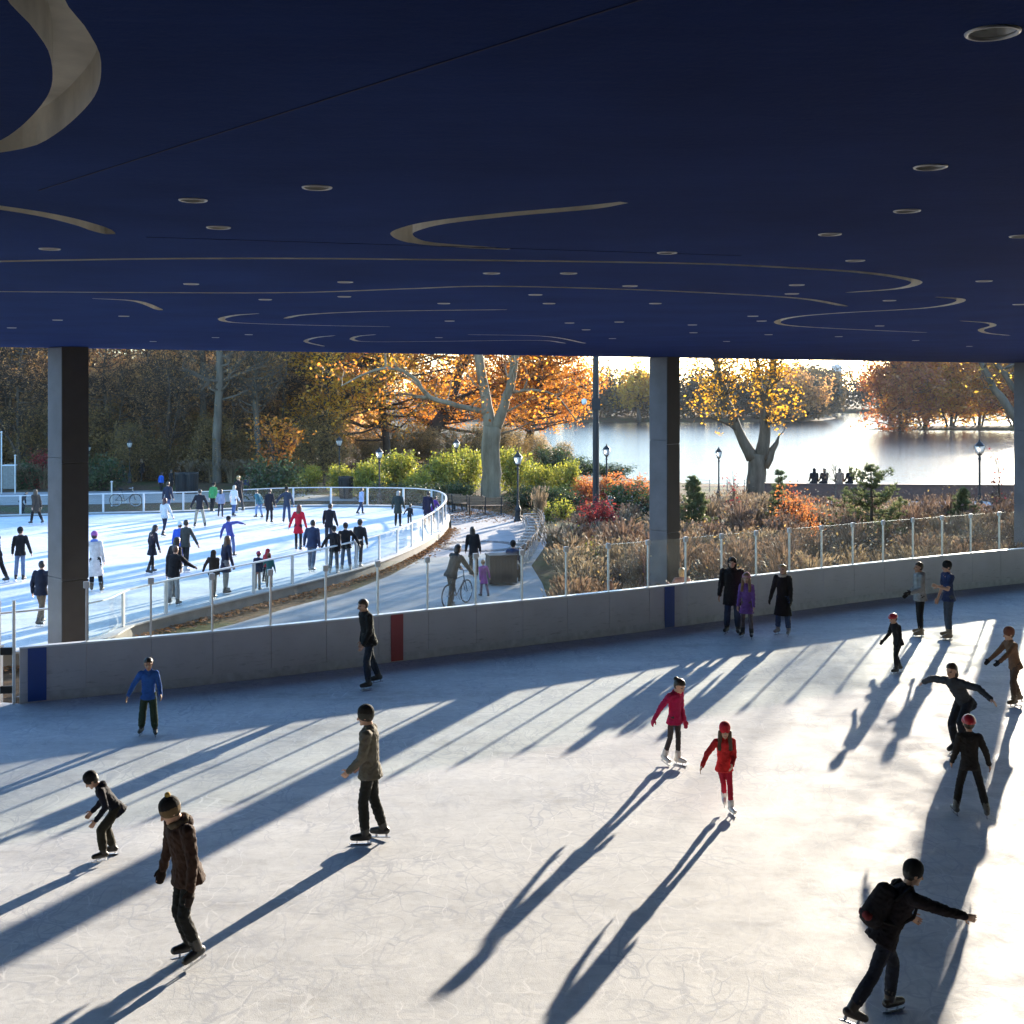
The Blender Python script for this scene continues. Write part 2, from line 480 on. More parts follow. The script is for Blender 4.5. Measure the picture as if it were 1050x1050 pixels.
# ------------------------------------------------------------------ boards, glass
t = NT('board_plastic'); co = t.coord()
f1 = t.noise(co, 1.5, 5); sc_ = t.noise(t.coord('Object', (0.9, 0.9, 5.0)), 3.5, 6, 0.72); hz_ = t.n('ShaderNodeSeparateXYZ'); t.put(hz_.inputs[0], co)
low_ = t.ramp(hz_.outputs['Z'], [(0.25, 1.0), (0.85, 0.25)])
base = t.ramp(f1, [(0.3, (0.51, 0.485, 0.50)), (0.7, (0.57, 0.545, 0.56))])
base = t.mix(t.math('MULTIPLY', t.ramp(sc_, [(0.56, 0.0), (0.66, 0.55)]), low_), base, (0.20, 0.19, 0.19))
t.pbr(Base_Color=base, Roughness=t.math('ADD', 0.3, t.math('MULTIPLY', sc_, 0.25)), Normal=t.bump(sc_, 0.15, 0.002))
M['board'] = t.m
rw = thing('rink_wall', 'long curved white rink barrier with clear glass on top, one red and two blue stripes', 'rink barrier', (0, 0, 0))
runs = split_path(BPATH, 1.22)
mb = MB()
def trim(run, g):
    r = list(run); a, b = r[0], r[-1]
    r[0] = a + (r[1] - a).normalized() * g; r[-1] = b + (r[-2] - b).normalized() * g
    return r
for r_ in runs:
    mb.sweep(trim(r_, 0.004), [(0.0, -0.3), (0.11, -0.3), (0.11, 1.05), (0.0, 1.05)])
mb.put('board', M['board'], rw)
mb = MB(); mb.sweep(BPATH, [(0.006, 0.01), (0.006, 0.19), (-0.006, 0.185), (-0.012, 0.01)])
mb.put('kick_strip', plain('kick_plate', (0.50, 0.49, 0.5), 0.5), rw)
mb = MB(); mb.sweep(BPATH, [(-0.02, 1.052), (0.14, 1.052), (0.14, 1.085), (-0.02, 1.085)])
mb.put('top_rail', M['white_paint'], rw, bevel=0.006)
def near_path(px, py):
    q = at(px, py); i = min(range(len(BPATH)), key=lambda i: (BPATH[i] - q).length)
    return i
for px, py, col, wd, lab in ((407, 678.5, (0.33, 0.018, 0.03), 0.30, 'red stripe on the barrier'), (38, 719.5, (0.01, 0.06, 0.30), 0.34, 'blue stripe by the open end of the barrier'), (687, 644, (0.01, 0.06, 0.30), 0.32, 'blue stripe below the middle column')):
    i = max(1, min(near_path(px, py), len(BPATH) - 2)); p = BPATH[i]; tg = (BPATH[i + 1] - BPATH[i - 1]).normalized()
    q = at(px, py)
    p = p + tg * (q - p).dot(tg)
    mb = MB(); mb.sweep([p - tg * wd / 2, p + tg * wd / 2], [(-0.016, 0.02), (-0.004, 0.02), (-0.004, 1.049), (-0.016, 1.049)])
    o = mb.put('stripe', plain('stripe_paint', col, 0.35, 0, 0.05, 3, 0.03), rw); o['label'] = lab
for k, r_ in enumerate(runs):
    if k == 0: continue
    if k > 34: break
    mb = MB(); mb.sweep(trim(r_, 0.012), [(0.054, 1.09), (0.066, 1.09), (0.066, 2.235), (0.054, 2.235)])
    mb.put('glass_pane', M['glass'], rw)
    p = r_[0]; tg = (r_[1] - r_[0]).normalized(); nr = Vector((-tg.y, tg.x, 0)); q = p + nr * 0.06
    Mx = Matrix(((tg.x, nr.x, 0), (tg.y, nr.y, 0), (0, 0, 1)))
    mb = MB(); mb.box((q.x, q.y, 1.62), (0.035, 0.05, 1.06), Mx)
    po = mb.put('post', M['alu'], rw)
    mb = MB(); mb.box((q.x, q.y, 2.2), (0.115, 0.062, 0.13), Mx)
    mb.put('clamp', M['white_paint'], po, bevel=0.01)
# open end on the left: gate posts and the low white return
gp = thing('gate_frame', 'pair of steel gate posts at the open left end of the long barrier', 'gate', corner)
tg = (BPATH[1] - BPATH[0]).normalized(); nr = Vector((-tg.y, tg.x, 0))
for k, (dx, dy) in enumerate(((-0.10, 0.03), (-0.36, 0.10))):
    mb = MB(); p = tg * dx + nr * dy
    mb.tube([(p.x, p.y, -0.3), (p.x, p.y, 2.0)], 0.032, 10); mb.put('post', M['alu'], gp, smooth=False)
for z in (0.28, 1.02):
    mb = MB(); a_ = tg * -0.13 + nr * 0.035; b_ = tg * -0.33 + nr * 0.09
    mb.bar((a_.x, a_.y, z), (b_.x, b_.y, z), 0.05, 0.14); mb.put('hinge', M['dark_metal'], gp)
rt = thing('rink_return', 'low white barrier turning back beside the gate posts at the far left', 'rink barrier', (0, 0, 0))
mb = MB(); mb.sweep(RET, [(0.0, -0.3), (0.1, -0.3), (0.1, 1.05), (0.0, 1.05)]); mb.put('board', M['white_paint'], rt)
mb = MB(); mb.sweep(RET, [(-0.02, 1.053), (0.13, 1.053), (0.13, 1.085), (-0.02, 1.085)]); mb.put('top_rail', M['white_paint'], rt)
for r_ in split_path(RET, 1.3):
    mb = MB(); mb.sweep(trim(r_, 0.012), [(0.044, 1.09), (0.056, 1.09), (0.056, 2.235), (0.044, 2.235)]); mb.put('glass_pane', M['glass'], rt)

# ------------------------------------------------------------------ the outer oval rink
OV_PX = [(60, 664), (130, 642), (200, 624), (300, 600), (360, 584.5), (400, 570.5), (430, 556), (447, 543.5), (454, 533), (450, 526), (436, 522), (400, 520), (300, 520), (200, 525), (100, 527.5), (0, 530)]
OV = [Vector((-24, 21.5 + 2, 0)), Vector((-16.3, 25.8, 0))] + [at(x, y) for x, y in OV_PX] + [Vector((-32, 56.5, 0)), Vector((-45, 53, 0))]
OPATH = smooth_path(OV, 0.4)
ring = [(p.x, p.y, 0.004) for p in OPATH] + [(-60, 48, 0.004), (-60, 30, 0.004), (-40, 25, 0.004)]
tri = geometry.tessellate_polygon([[Vector(p) for p in ring]])
o = put('ice_oval', mesh_np('ice_oval', ring, [tuple(f) for f in tri], [M['ice']])); o['kind'] = 'structure'; face_up(o.data)
fe = thing('rink_fence', 'low glass fence with white posts and handrail round the outer oval ice rink', 'rink fence', (0, 0, 0))
M['kerb'] = plain('kerb_concrete', (0.42, 0.41, 0.39), 0.8, 0, 0.15, 2.5, 0.3, 40, 0.006)
M['dark_concrete'] = plain('kerb_face', (0.20, 0.19, 0.17), 0.9, 0, 0.25, 1.8, 0.4, 30, 0.01)
mb = MB(); mb.sweep(OPATH, [(-0.28, -0.62), (0.0, -0.62), (0.0, 0.04), (-0.28, 0.04)]); mb.put('base_wall', M['dark_concrete'], fe)
mb = MB(); mb.sweep(OPATH, [(-0.34, 0.043), (0.03, 0.043), (0.03, 0.085), (-0.34, 0.085)]); mb.put('kerb', M['kerb'], fe)
mb = MB(); mb.sweep(OPATH, [(-0.2, 0.95), (-0.12, 0.95), (-0.12, 0.99), (-0.2, 0.99)]); M['rail'] = plain('rail_metal', (0.58, 0.58, 0.57), 0.45, 0.2, 0.06)
mb.put('handrail', M['rail'], fe)
oruns = split_path(OPATH, 1.85)
for k, r_ in enumerate(oruns):
    if r_[0].x < -27: continue
    mb = MB(); mb.sweep(trim(r_, 0.08), [(-0.156, 0.13), (-0.144, 0.13), (-0.144, 0.935), (-0.156, 0.935)]); mb.put('glass_pane', M['glass'], fe)
    p = r_[0]; tg = (r_[1] - r_[0]).normalized(); nr = Vector((-tg.y, tg.x, 0)); q = p - nr * 0.15
    Mx = Matrix(((tg.x, nr.x, 0), (tg.y, nr.y, 0), (0, 0, 1)))
    mb = MB(); mb.box((q.x, q.y, 0.517), (0.095, 0.06, 0.86), Mx); mb.put('post', M['rail'], fe, bevel=0.008)

# ------------------------------------------------------------------ paths
M['paving'] = plain('plaza_paving', (0.27, 0.26, 0.25), 0.85, 0, 0.2, 1.3, 0.3, 50, 0.006)
def sheet(name, pts, z, m):
    tri = geometry.tessellate_polygon([[Vector((p[0], p[1], z)) for p in pts]])
    o = put(name, mesh_np(name, [(p[0], p[1], z) for p in pts], [tuple(f) for f in tri], [m])); o['kind'] = 'structure'; face_up(o.data)
    return o
# promenade between the two rinks, widening into the plaza and running on along the oval's far side
ZP = -0.26
def xy(px, py): p = at(px, py, ZP); return (p.x, p.y)
inner = [(-10.2, 25.2), (-6.5, 26.6), (-2.5, 28.9), (0.6, 30.3)]
right = [xy(556, 634), xy(562, 615), xy(556, 598), xy(545, 580), xy(562, 556), xy(560, 540), xy(520, 527), xy(470, 519), xy(400, 512), xy(300, 506), xy(150, 503), xy(0, 505), (-60, 70)]
left = [(-60, 57), xy(-40, 517), xy(0, 518), xy(100, 517), xy(200, 515), xy(300, 513.5), xy(400, 514), xy(440, 519), xy(462, 530), xy(463, 542), xy(452, 556), xy(430, 574), xy(400, 590), xy(355, 608), xy(300, 622), xy(240, 640), xy(190, 652)]
sheet('promenade', inner + right + left, ZP, M['paving'])
M['walk'] = plain('walkway', (0.40, 0.37, 0.34), 0.8, 0, 0.12, 1.0, 0.2, 30)
sheet('walkway', [(13, 64.5), (40, 62.5), (90, 62), (90, 69.5), (40, 70), (16, 71.5)], -0.485, M['walk'])
# dark ring of setts in the plaza
c = at(492, 560, ZP)
mb = MB()
for k in range(40):
    a0 = 2 * math.pi * k / 40
    for r0 in (1.35, 1.6):
        Mx = Matrix.Rotation(a0 + (r0 * 3), 3, 'Z')
        mb.box((c.x + r0 * math.cos(a0 + r0 * 3), c.y + r0 * math.sin(a0 + r0 * 3), ZP + 0.004), (0.2, 0.19 + .0 * k, 0.02), Mx)
o = mb.put('paving_ring', plain('dark_setts', (0.10, 0.095, 0.09), 0.85)); o['kind'] = 'structure'

# ------------------------------------------------------------------ pavilion: ceiling with carved lines, columns
HCE = 6.96; dh = HCE - HC
def up(px, py):
    d = dh * F / (YH - py); return ((px - CX) * d / F, d)
A_ = Vector((-9.75, 26.55)); B_ = Vector((4.45, 35.3)); ax = (B_ - A_).normalized(); an_ = Vector((-ax.y, ax.x))
pav = thing('pavilion', 'rink pavilion with deep blue ceiling carved with curling lines and square concrete columns', 'pavilion', (0, 0, 0))
edge = 0.42
E0 = A_ - ax * 45 + an_ * edge; E1 = A_ + ax * 75 + an_ * edge
outer = [E0, E1, E1 - an_ * 75, E0 - an_ * 75]
outer = [(p.x, p.y) for p in outer]
GROOVES = [
 [(-20, -330), (10, -150), (25, -40), (37, 0), (62, 30), (78, 62), (72, 100), (35, 137), (0, 151), (-90, 161), (-260, 168)],
 [(-60, 206), (0, 213), (50, 221), (90, 231), (113, 240)],
 [(640, 207.5), (600, 213), (520, 220), (450, 228), (420, 235), (412, 241), (430, 248.5), (480, 253), (522, 255.5)],
 [(-80, 270), (0, 268), (150, 265.5), (300, 265), (500, 267), (700, 270), (800, 274), (880, 279), (925, 285), (940, 290), (920, 296), (868, 300)],
 [(-60, 299), (0, 299), (150, 300), (300, 300), (420, 296), (500, 293.5), (620, 296), (720, 300), (820, 306), (868, 314)],
 [(95, 306), (140, 309), (165, 318)],
 [(265, 321.5), (240, 323.5), (227, 327.5), (245, 331), (320, 333.5), (400, 335)],
 [(292, 326.5), (310, 323), (360, 320), (430, 318.5), (520, 317.5)],
 [(343, 344), (322, 346.5), (314, 350.5), (332, 355)],
 [(385, 343), (366, 345), (362, 348.4), (380, 350.4), (450, 350), (550, 349), (580, 352)],
 [(960, 304.5), (985, 307), (975, 312), (940, 316.5), (860, 321), (815, 325), (797, 330), (810, 333.8), (860, 337), (950, 341)],
 [(985, 329), (1012, 331), (1018, 334), (1006, 338), (1012, 341.5), (1035, 344)],
 [(600, 352), (560, 345), (480, 343)],
]
GW = 0.125
lights = [(1018, 33), (954, 171), (930, 216), (851, 240), (684, 259), (877, 267), (1047, 242), (1009, 288), (583, 280), (646, 293), (549, 302), (672, 311), (817, 292), (812, 301), (912, 308), (1045, 312),
 (563, 311), (584, 331), (601, 338), (635, 330), (772, 324), (781, 329), (902, 334), (788, 343), (710, 333), (711, 341), (939, 349), (994, 355), (628, 347),
 (198, 205), (325, 192), (224, 233), (51, 255), (196, 291), (354, 289), (353, 304), (272, 307), (504, 280), (455, 311), (127, 324), (59, 328), (461, 329), (12, 336), (221, 346), (255, 343), (450, 346), (157, 350), (745, 350), (860, 345),
 (-120, 250), (1180, 265), (1160, 180)]
holes, gr_paths = [], []
for g in GROOVES:
    c = smooth_path([(*up(x, y), 0) for x, y in g], 0.07)
    gr_paths.append(c); Lp, Rp = [], []
    n = len(c)
    for i, p in enumerate(c):
        tg = (c[min(i + 1, n - 1)] - c[max(i - 1, 0)]).normalized(); nr = Vector((-tg.y, tg.x, 0))
        wdt = (GW if g is GROOVES[0] or g is GROOVES[1] or g is GROOVES[2] else 0.088) / 2 * min(1.0, 0.45 + 0.6 * min(i, n - 1 - i) / 3.0)
        Lp.append(p + nr * wdt); Rp.append(p - nr * wdt)
    holes.append((Lp, Rp))
RL = 0.058
circ = []
for px, py in lights:
    x, y = up(px, py)
    circ.append([(x + RL * math.cos(2 * math.pi * k / 18), y + RL * math.sin(2 * math.pi * k / 18)) for k in range(18)])
loops = [[Vector((*p, 0)) for p in outer]]
for Lp, Rp in holes: loops.append([Vector((p.x, p.y, 0)) for p in Lp + Rp[::-1]])
for c in circ: loops.append([Vector((*p, 0)) for p in c])
tri = geometry.tessellate_polygon(loops)
allv = [(v.x, v.y, HCE) for l in loops for v in l]
t = NT('blue_ceiling'); co = t.coord()
f1 = t.noise(co, 0.9, 6, 0.6); st = t.noise(t.coord('Object', (0.7, 5, 1)), 2.0, 5, 0.65)
f1 = t.math('ADD', t.math('MULTIPLY', f1, 0.82), t.math('MULTIPLY', st, 0.18))
colr = t.ramp(f1, [(0.3, (0.0115, 0.027, 0.112)), (0.7, (0.018, 0.042, 0.168))])
t.pbr(Base_Color=colr, Roughness=0.85, Specular_IOR_Level=0.04, Normal=t.bump(t.math('ADD', st, t.noise(co, 35, 4)), 0.4, 0.006))
M['blue'] = t.m
M['groove'] = plain('bare_concrete', (0.68, 0.65, 0.58), 0.85, 0, 0.2, 5, 0.4, 40, 0.006)
o = put('ceiling', mesh_np('ceiling', allv, [tuple(f) for f in tri], [M['blue']]), pav)
GD = 0.12
for Lp, Rp in holes:
    n = len(Lp); loop = Lp + Rp[::-1]; m = len(loop)
    vsx = [(p.x, p.y, HCE) for p in loop] + [(p.x, p.y, HCE + GD) for p in loop]
    fsx = [(i, (i + 1) % m, m + (i + 1) % m, m + i) for i in range(m)]
    fsx += [(m + i, m + i + 1, m + (m - 2 - i), m + (m - 1 - i)) for i in range(n - 1)]
    put('carved_groove', mesh_np('carved_groove', vsx, fsx, [M['groove']]), pav)
# roof slab above, with its fascia
top = [(p[0], p[1], HCE + 0.9) for p in outer]; bot = [(p[0], p[1], HCE + 0.3) for p in outer]
low = [(p[0], p[1], HCE) for p in outer]
put('roof_slab', mesh_np('roof_slab', bot + top + low, [(0, 1, 2, 3), (7, 6, 5, 4), (8, 9, 5, 4), (9, 10, 6, 5), (10, 11, 7, 6), (11, 8, 4, 7)], [M['groove']]), pav)
# fine construction joints in the ceiling: thin shadow gap strips
jm = plain('joint', (0.005, 0.013, 0.07), 0.9)
for (a, b) in (((40, 195), (780, -40)), ((150, 243), (760, 262))):
    p, q = up(*a), up(*b)
    mb = MB(); mb.bar((p[0], p[1], HCE - 0.0005), (q[0], q[1], HCE - 0.0005), 0.007, 0.004); mb.put('ceiling_joint', jm, pav)
M['column'] = plain('column_concrete', (0.16, 0.165, 0.18), 0.75, 0, 0.16, 2.0, 0.25, 45, 0.005)
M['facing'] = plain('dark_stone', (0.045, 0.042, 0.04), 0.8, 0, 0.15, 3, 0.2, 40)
def column(px, d, rot, s=0.6):
    c = away(px, d)
    Mx = Matrix.Rotation(rot, 3, 'Z')
    mb = MB()
    z = -0.5
    while z < HCE - 0.02:
        z1 = min(z + 2.55, HCE - 0.012)
        mb.box((c.x, c.y, (z + z1) / 2), (s, s, z1 - z - 0.012), Mx)
        mb.box((c.x, c.y, z1 - 0.004), (s - 0.03, s - 0.03, 0.016), Mx)
        z = z1
    co_ = mb.put('column', M['column'], pav, bevel=0.012)
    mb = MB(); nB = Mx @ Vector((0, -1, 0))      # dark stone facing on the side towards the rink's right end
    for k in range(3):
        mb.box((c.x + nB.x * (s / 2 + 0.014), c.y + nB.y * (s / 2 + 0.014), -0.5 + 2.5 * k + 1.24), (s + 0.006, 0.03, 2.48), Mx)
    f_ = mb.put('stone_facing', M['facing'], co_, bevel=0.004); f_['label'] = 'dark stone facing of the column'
    return co_
crot = R(48)
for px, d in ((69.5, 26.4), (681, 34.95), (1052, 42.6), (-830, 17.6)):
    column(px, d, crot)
# downlights recessed in the ceiling
M['trim'] = plain('downlight_trim', (0.5, 0.5, 0.5), 0.4, 0.3, 0.05)
M['reflector'] = plain('downlight_reflector', (0.86, 0.86, 0.84), 0.4, 0.3, 0.03, 20, 0.02)
lab = 'round recessed metal downlight in the blue ceiling'
proto = None
for k, (px, py) in enumerate(lights):
    x, y = up(px, py)
    if proto is None:
        proto = thing('downlight', lab, 'downlight', (x, y, HCE), 0, 'downlights in the blue ceiling')
        mb = MB(); mb.torus((0, 0, 0.0), (0, 0, 1), RL + 0.002, 0.006, 28, 8); mb.put('trim', M['trim'], proto, smooth=True)
        prof = [(RL, 0.0), (RL - 0.008, 0.03), (RL - 0.025, 0.075), (0.022, 0.10), (0.018, 0.10)]
        mb = MB(); mb.lathe(prof, 28); me = mb.mesh('reflector', M['reflector'], True)
        bm = bmesh.new(); bm.from_mesh(me); bm.faces.ensure_lookup_table()
        bmesh.ops.delete(bm, geom=[f for f in bm.faces if len(f.verts) > 4 and all(abs(v.co.z) < 1e-5 for v in f.verts)], context='FACES')
        bm.to_mesh(me); bm.free(); put('reflector', me, proto)
    else:
        dup(proto, (x, y, HCE))
# ------------------------------------------------------------------ people
def frame(d, ref):
    d = Vector(d).normalized(); ref = Vector(ref)
    x = ref - d * ref.dot(d)
    if x.length < 1e-4: x = Vector((1, 0, 0)) - d * d.x
    x.normalize(); y = d.cross(x)
    return x, y, d

class Blob:
    """Overlapping tapered limbs and ovals, fused into one skin by a voxel remesh."""
    def __init__(self): self.V, self.F, self.n = [], [], 0
    def _add(self, V, F): self.V.append(V); self.F.append(F + self.n); self.n += len(V)
    def limb(self, a, b, ra, rb, ref=(1, 0, 0), seg=12, flat=False):
        """ra, rb: radius or (radius along ref, radius across)."""
        a, b = Vector(a), Vector(b)
        if isinstance(ra, (int, float)): ra = (ra, ra)
        if isinstance(rb, (int, float)): rb = (rb, rb)
        d = b - a; L = max(d.length, 1e-5); x, y, d = frame(d if L > 1e-4 else (0, 0, 1), ref)
        rows = []
        for k in range(4):
            th = math.pi / 2 * (1 - k / 4.0); rows.append((a - d * (min(ra) * math.sin(th)), ra[0] * math.cos(th), ra[1] * math.cos(th)))
        for k in range(4): 
            t_ = k / 3.0; rows.append((a + d * (L * t_), ra[0] + (rb[0] - ra[0]) * t_, ra[1] + (rb[1] - ra[1]) * t_))
        for k in range(1, 5):
            th = math.pi / 2 * k / 4.0; rows.append((b + d * (min(rb) * math.sin(th) * (0.06 if flat else 1)), rb[0] * math.cos(th), rb[1] * math.cos(th)))
        V = []
        for c, rx, ry in rows:
            rx, ry = max(rx, 1e-5), max(ry, 1e-5)
            for k in range(seg):
                q = 2 * math.pi * k / seg
                V.append(c + x * (rx * math.cos(q)) + y * (ry * math.sin(q)))
        n = len(rows); Fc = []
        for i in range(n - 1):
            for k in range(seg):
                p, r = i * seg + k, i * seg + (k + 1) % seg
                Fc.append((p, r, r + seg, p + seg))
        self._add(np.array([tuple(v) for v in V]), np.array(Fc))
        return self
    def oval(self, c, rad, fr=None, dome=None, seg=16):
        """fr: (right, forward, up) axes; dome: cut everything below this share of the upper radius."""
        c = Vector(c); X, Y, Z = fr if fr else (Vector((1, 0, 0)), Vector((0, 1, 0)), Vector((0, 0, 1)))
        V, Fc = [], []; nr = 12
        for i in range(nr + 1):
            th = math.pi * i / nr; z = math.cos(th); q = max(math.sin(th), 1e-4)
            if dome is not None and z < dome: z = dome - 0.02 * i / nr
            for k in range(seg):
                a_ = 2 * math.pi * k / seg
                V.append(c + X * (rad[0] * q * math.cos(a_)) + Y * (rad[1] * q * math.sin(a_)) + Z * (rad[2] * z))
        for i in range(nr):
            for k in range(seg):
                p, r = i * seg + k, i * seg + (k + 1) % seg
                Fc.append((p, p + seg, r + seg, r))
        self._add(np.array([tuple(v) for v in V]), np.array(Fc))
        return self

REMESH = []        # (object, voxel, smoothing, wrinkle, painter)
def skin(name, blob, mats, parent, voxel, smooth=3, wrinkle=0.0, wl=0.1, painter=None):
    me = mesh_np(name, np.concatenate(blob.V), np.concatenate(blob.F), mats)
    o = put(name, me, parent)
    md = o.modifiers.new('r', 'REMESH'); md.mode = 'VOXEL'; md.voxel_size = voxel; md.use_smooth_shade = True
    if smooth:
        ms = o.modifiers.new('s', 'SMOOTH'); ms.factor = 0.5; ms.iterations = smooth
    REMESH.append((o, mats, wrinkle, wl, painter))
    return o
def finish_skins():
    dg = bpy.context.evaluated_depsgraph_get()
    done = []
    for o, mats, wr, wl, painter in REMESH:
        done.append(bpy.data.meshes.new_from_object(o.evaluated_get(dg)))
    for (o, mats, wr, wl, painter), me in zip(REMESH, done):
        old = o.data; o.modifiers.clear(); o.data = me; me.name = old.name; bpy.data.meshes.remove(old)
        me.materials.clear()
        for m in mats: me.materials.append(m)
        n = len(me.vertices)
        if wr and n:
            P = np.empty(n * 3); me.vertices.foreach_get('co', P); P = P.reshape(-1, 3)
            N = np.empty(n * 3); me.vertices.foreach_get('normal', N); N = N.reshape(-1, 3)
            h = np.zeros(n); lr = np.random.default_rng(n)
            for k in range(14):
                d = lr.normal(size=3) * np.array([1, 1, 1.7]); d /= np.linalg.norm(d)
                q = 2 * math.pi / (wl * lr.uniform(0.45, 1.6))
                h += np.abs(np.sin(P @ d * q + lr.uniform(0, 7) + 1.3 * np.sin(P @ np.roll(d, 1) * q * 0.6))) * 0.9 - 0.55
            P += N * (h * wr / 3.0)[:, None]
            me.vertices.foreach_set('co', P.ravel())
        me.polygons.foreach_set('use_smooth', np.ones(len(me.polygons), dtype=bool))
        if painter and len(me.polygons):
            C = np.empty(len(me.polygons) * 3); me.polygons.foreach_get('center', C)
            me.polygons.foreach_set('material_index', painter(C.reshape(-1, 3)).astype(np.int32))
        me.update()
    REMESH.clear()

SKIN = {'light': (0.50, 0.30, 0.21), 'tan': (0.36, 0.2, 0.13), 'brown': (0.17, 0.085, 0.05)}
def skinmat(k):
    if k not in _mc: _mc[k] = plain('skin', SKIN[k], 0.5, 0, 0.06, 14, 0.08, 200, 0.002, 0.4)
    return _mc[k]
def hairmat(col):
    k = ('hair',) + col
    if k not in _mc:
        t = NT('hair'); co = t.coord('Object', (1, 1, 0.12)); f = t.noise(co, 60, 4)
        t.pbr(Base_Color=t.ramp(f, [(0.3, tuple(c * 0.6 for c in col)), (0.7, tuple(min(1, c * 1.5) for c in col))]), Roughness=0.5, Normal=t.bump(f, 0.6, 0.006))
        _mc[k] = t.m
    return _mc[k]
def leather(col):
    k = ('leather',) + col
    if k not in _mc: _mc[k] = plain('boot_leather', col, 0.45, 0, 0.12, 12, 0.15, 120, 0.002)
    return _mc[k]
M['eye'] = plain('dark_eye', (0.02, 0.013, 0.01), 0.3); M['lip'] = plain('lips', (0.30, 0.11, 0.09), 0.5)

def rot_dir(sw, ab, sx):
    """Direction of a limb hanging down, swung forward by sw and out to its side by ab (degrees)."""
    s, a_ = R(sw), R(ab)
    v = Vector((math.sin(a_) * sx, 0, -math.cos(a_)))
    return Vector((v.x, v.z * -math.sin(s), v.z * math.cos(s)))

def person(px, py, h, yaw, label, group=None, near=False, z=0.0, lean=4, side=0, twist=0, L=(6, 4, 8, 0), Rr=(-6, 4, 8, 0), aL=(0, 8, 15), aR=(0, 8, 15),
           head=(0, 0), coat='hip', jacket=(0.03, 0.03, 0.035), pants=(0.02, 0.02, 0.03), slim=1.0, legfit=1.0, skates=(0.02, 0.02, 0.02), blades=True,
           hat=None, hair=('short', (0.03, 0.02, 0.012)), gloves=None, skin_='light', hood=None, scarf=None, pom=None, kid=False, seated=False, loc=None, shoes=False, brim=None):
    """L, Rr: thigh swing, spread, knee bend, toe drop of each leg; aL, aR: arm swing, spread, elbow bend (and optional forearm turn inwards)."""
    base = Vector(loc) if loc is not None else at(px, py, z)
    root = thing('person', label, 'person', base, 0, group)
    vx = 0.0065 if near else 0.013
    vc = 0.010 if near else 0.017
    H = h
    th = R(yaw + 180); RZ = Matrix.Rotation(th, 3, 'Z')
    hs = 1.22 if kid else 1.04
    # --- joints in the person's own frame (forward +Y, right +X), pelvis at the origin
    TL = Matrix.Rotation(-R(lean), 3, 'X') @ Matrix.Rotation(R(side), 3, 'Y') @ Matrix.Rotation(R(twist), 3, 'Z')
    sp = lambda x, y, zz: TL @ Vector((x * H, y * H, zz * H))
    neck = sp(0, -0.004, 0.305); chest = sp(0, 0.0, 0.2); waist = sp(0, 0, 0.08)
    hd = Matrix.Rotation(R(head[0]), 3, 'Z') ; 
    TH = Matrix.Rotation(-R(lean * 0.45), 3, 'X') @ Matrix.Rotation(R(side * 0.5), 3, 'Y') @ hd @ Matrix.Rotation(-R(head[1]), 3, 'X')
    hr, hf, hu = TH @ Vector((1, 0, 0)), TH @ Vector((0, 1, 0)), TH @ Vector((0, 0, 1))
    hc = neck + hu * (0.098 * H * (1.12 if kid else 1.0)) + hf * (0.016 * H)
    J = {}
    legs = {}
    lowest = 1e9
    for nm, sx, (sw, ab, kn, fp) in (('L', -1, L), ('R', 1, Rr)):
        hip = Vector((sx * 0.048 * H, 0, 0))
        d1 = rot_dir(sw, ab, sx); d2 = rot_dir(sw - kn, ab * 0.8, sx)
        knee = hip + d1 * (0.245 * H); ank = knee + d2 * (0.235 * H)
        fd = Vector((sx * 0.18, math.cos(R(fp)), -math.sin(R(fp)))).normalized()
        fu = Vector((0, math.sin(R(fp)), math.cos(R(fp))))
        sole = ank - fu * (0.045 * H)
        bl = 0.062 * min(1, H / 1.5) if blades else 0.012
        toe = sole + fd * (0.11 * H) - fu * bl; heel = sole - fd * (0.045 * H) - fu * bl
        lowest = min(lowest, toe.z, heel.z)
        legs[nm] = (sx, hip, knee, ank, fd, fu, sole, bl)
    low = [k for k in legs if min((legs[k][6] + legs[k][4] * 0.11 * H - legs[k][5] * legs[k][7]).z, legs[k][6].z - legs[k][7]) < lowest + 0.09 * H]
    cx = sum((legs[k][6] for k in low), Vector()) / len(low)
    off = Vector((-cx.x, -cx.y, -lowest + 0.002)) if not seated else Vector((0, 0, 0))
    T = lambda v: RZ @ (v + off)
    D = lambda v: RZ @ v
    side_ax = D(Vector((1, 0, 0)))
    arms = {}
    for nm, sx, a_ in (('L', -1, aL), ('R', 1, aR)):
        sh = sp(sx * 0.098 * slim, 0, 0.279)
        d1 = TL @ rot_dir(a_[0], a_[1], sx); turn = a_[3] if len(a_) > 3 else 0
        d2 = TL @ rot_dir(a_[0] + a_[2], a_[1] * 0.7 - turn, sx)
        el = sh + d1 * (0.172 * H); wr = el + d2 * (0.148 * H)
        arms[nm] = (sx, sh, el, wr, d2.normalized())
    # --- body: one continuous skin
    b = Blob()
    b.limb(T(sp(0, 0, 0.0)), T(waist), (0.078 * H, 0.055 * H), (0.068 * H, 0.05 * H), side_ax)
    b.limb(T(waist), T(sp(0, 0, 0.255)), (0.068 * H, 0.05 * H), (0.085 * H, 0.058 * H), side_ax)
    b.limb(T(sp(-0.08, 0, 0.28)), T(sp(0.08, 0, 0.28)), 0.034 * H, 0.034 * H)
    b.limb(T(neck - (neck - chest) * 0.2), T(neck + hu * 0.05 * H), 0.036 * H, 0.031 * H)
    fr = (D(hr), D(hf), D(hu)); k = H * hs
    hp = lambda r_, f_, u_: T(hc + hr * (r_ * k) + hf * (f_ * k) + hu * (u_ * k))
    b.oval(hp(0, -0.008, 0.014), (0.0435 * k, 0.054 * k, 0.051 * k), fr)
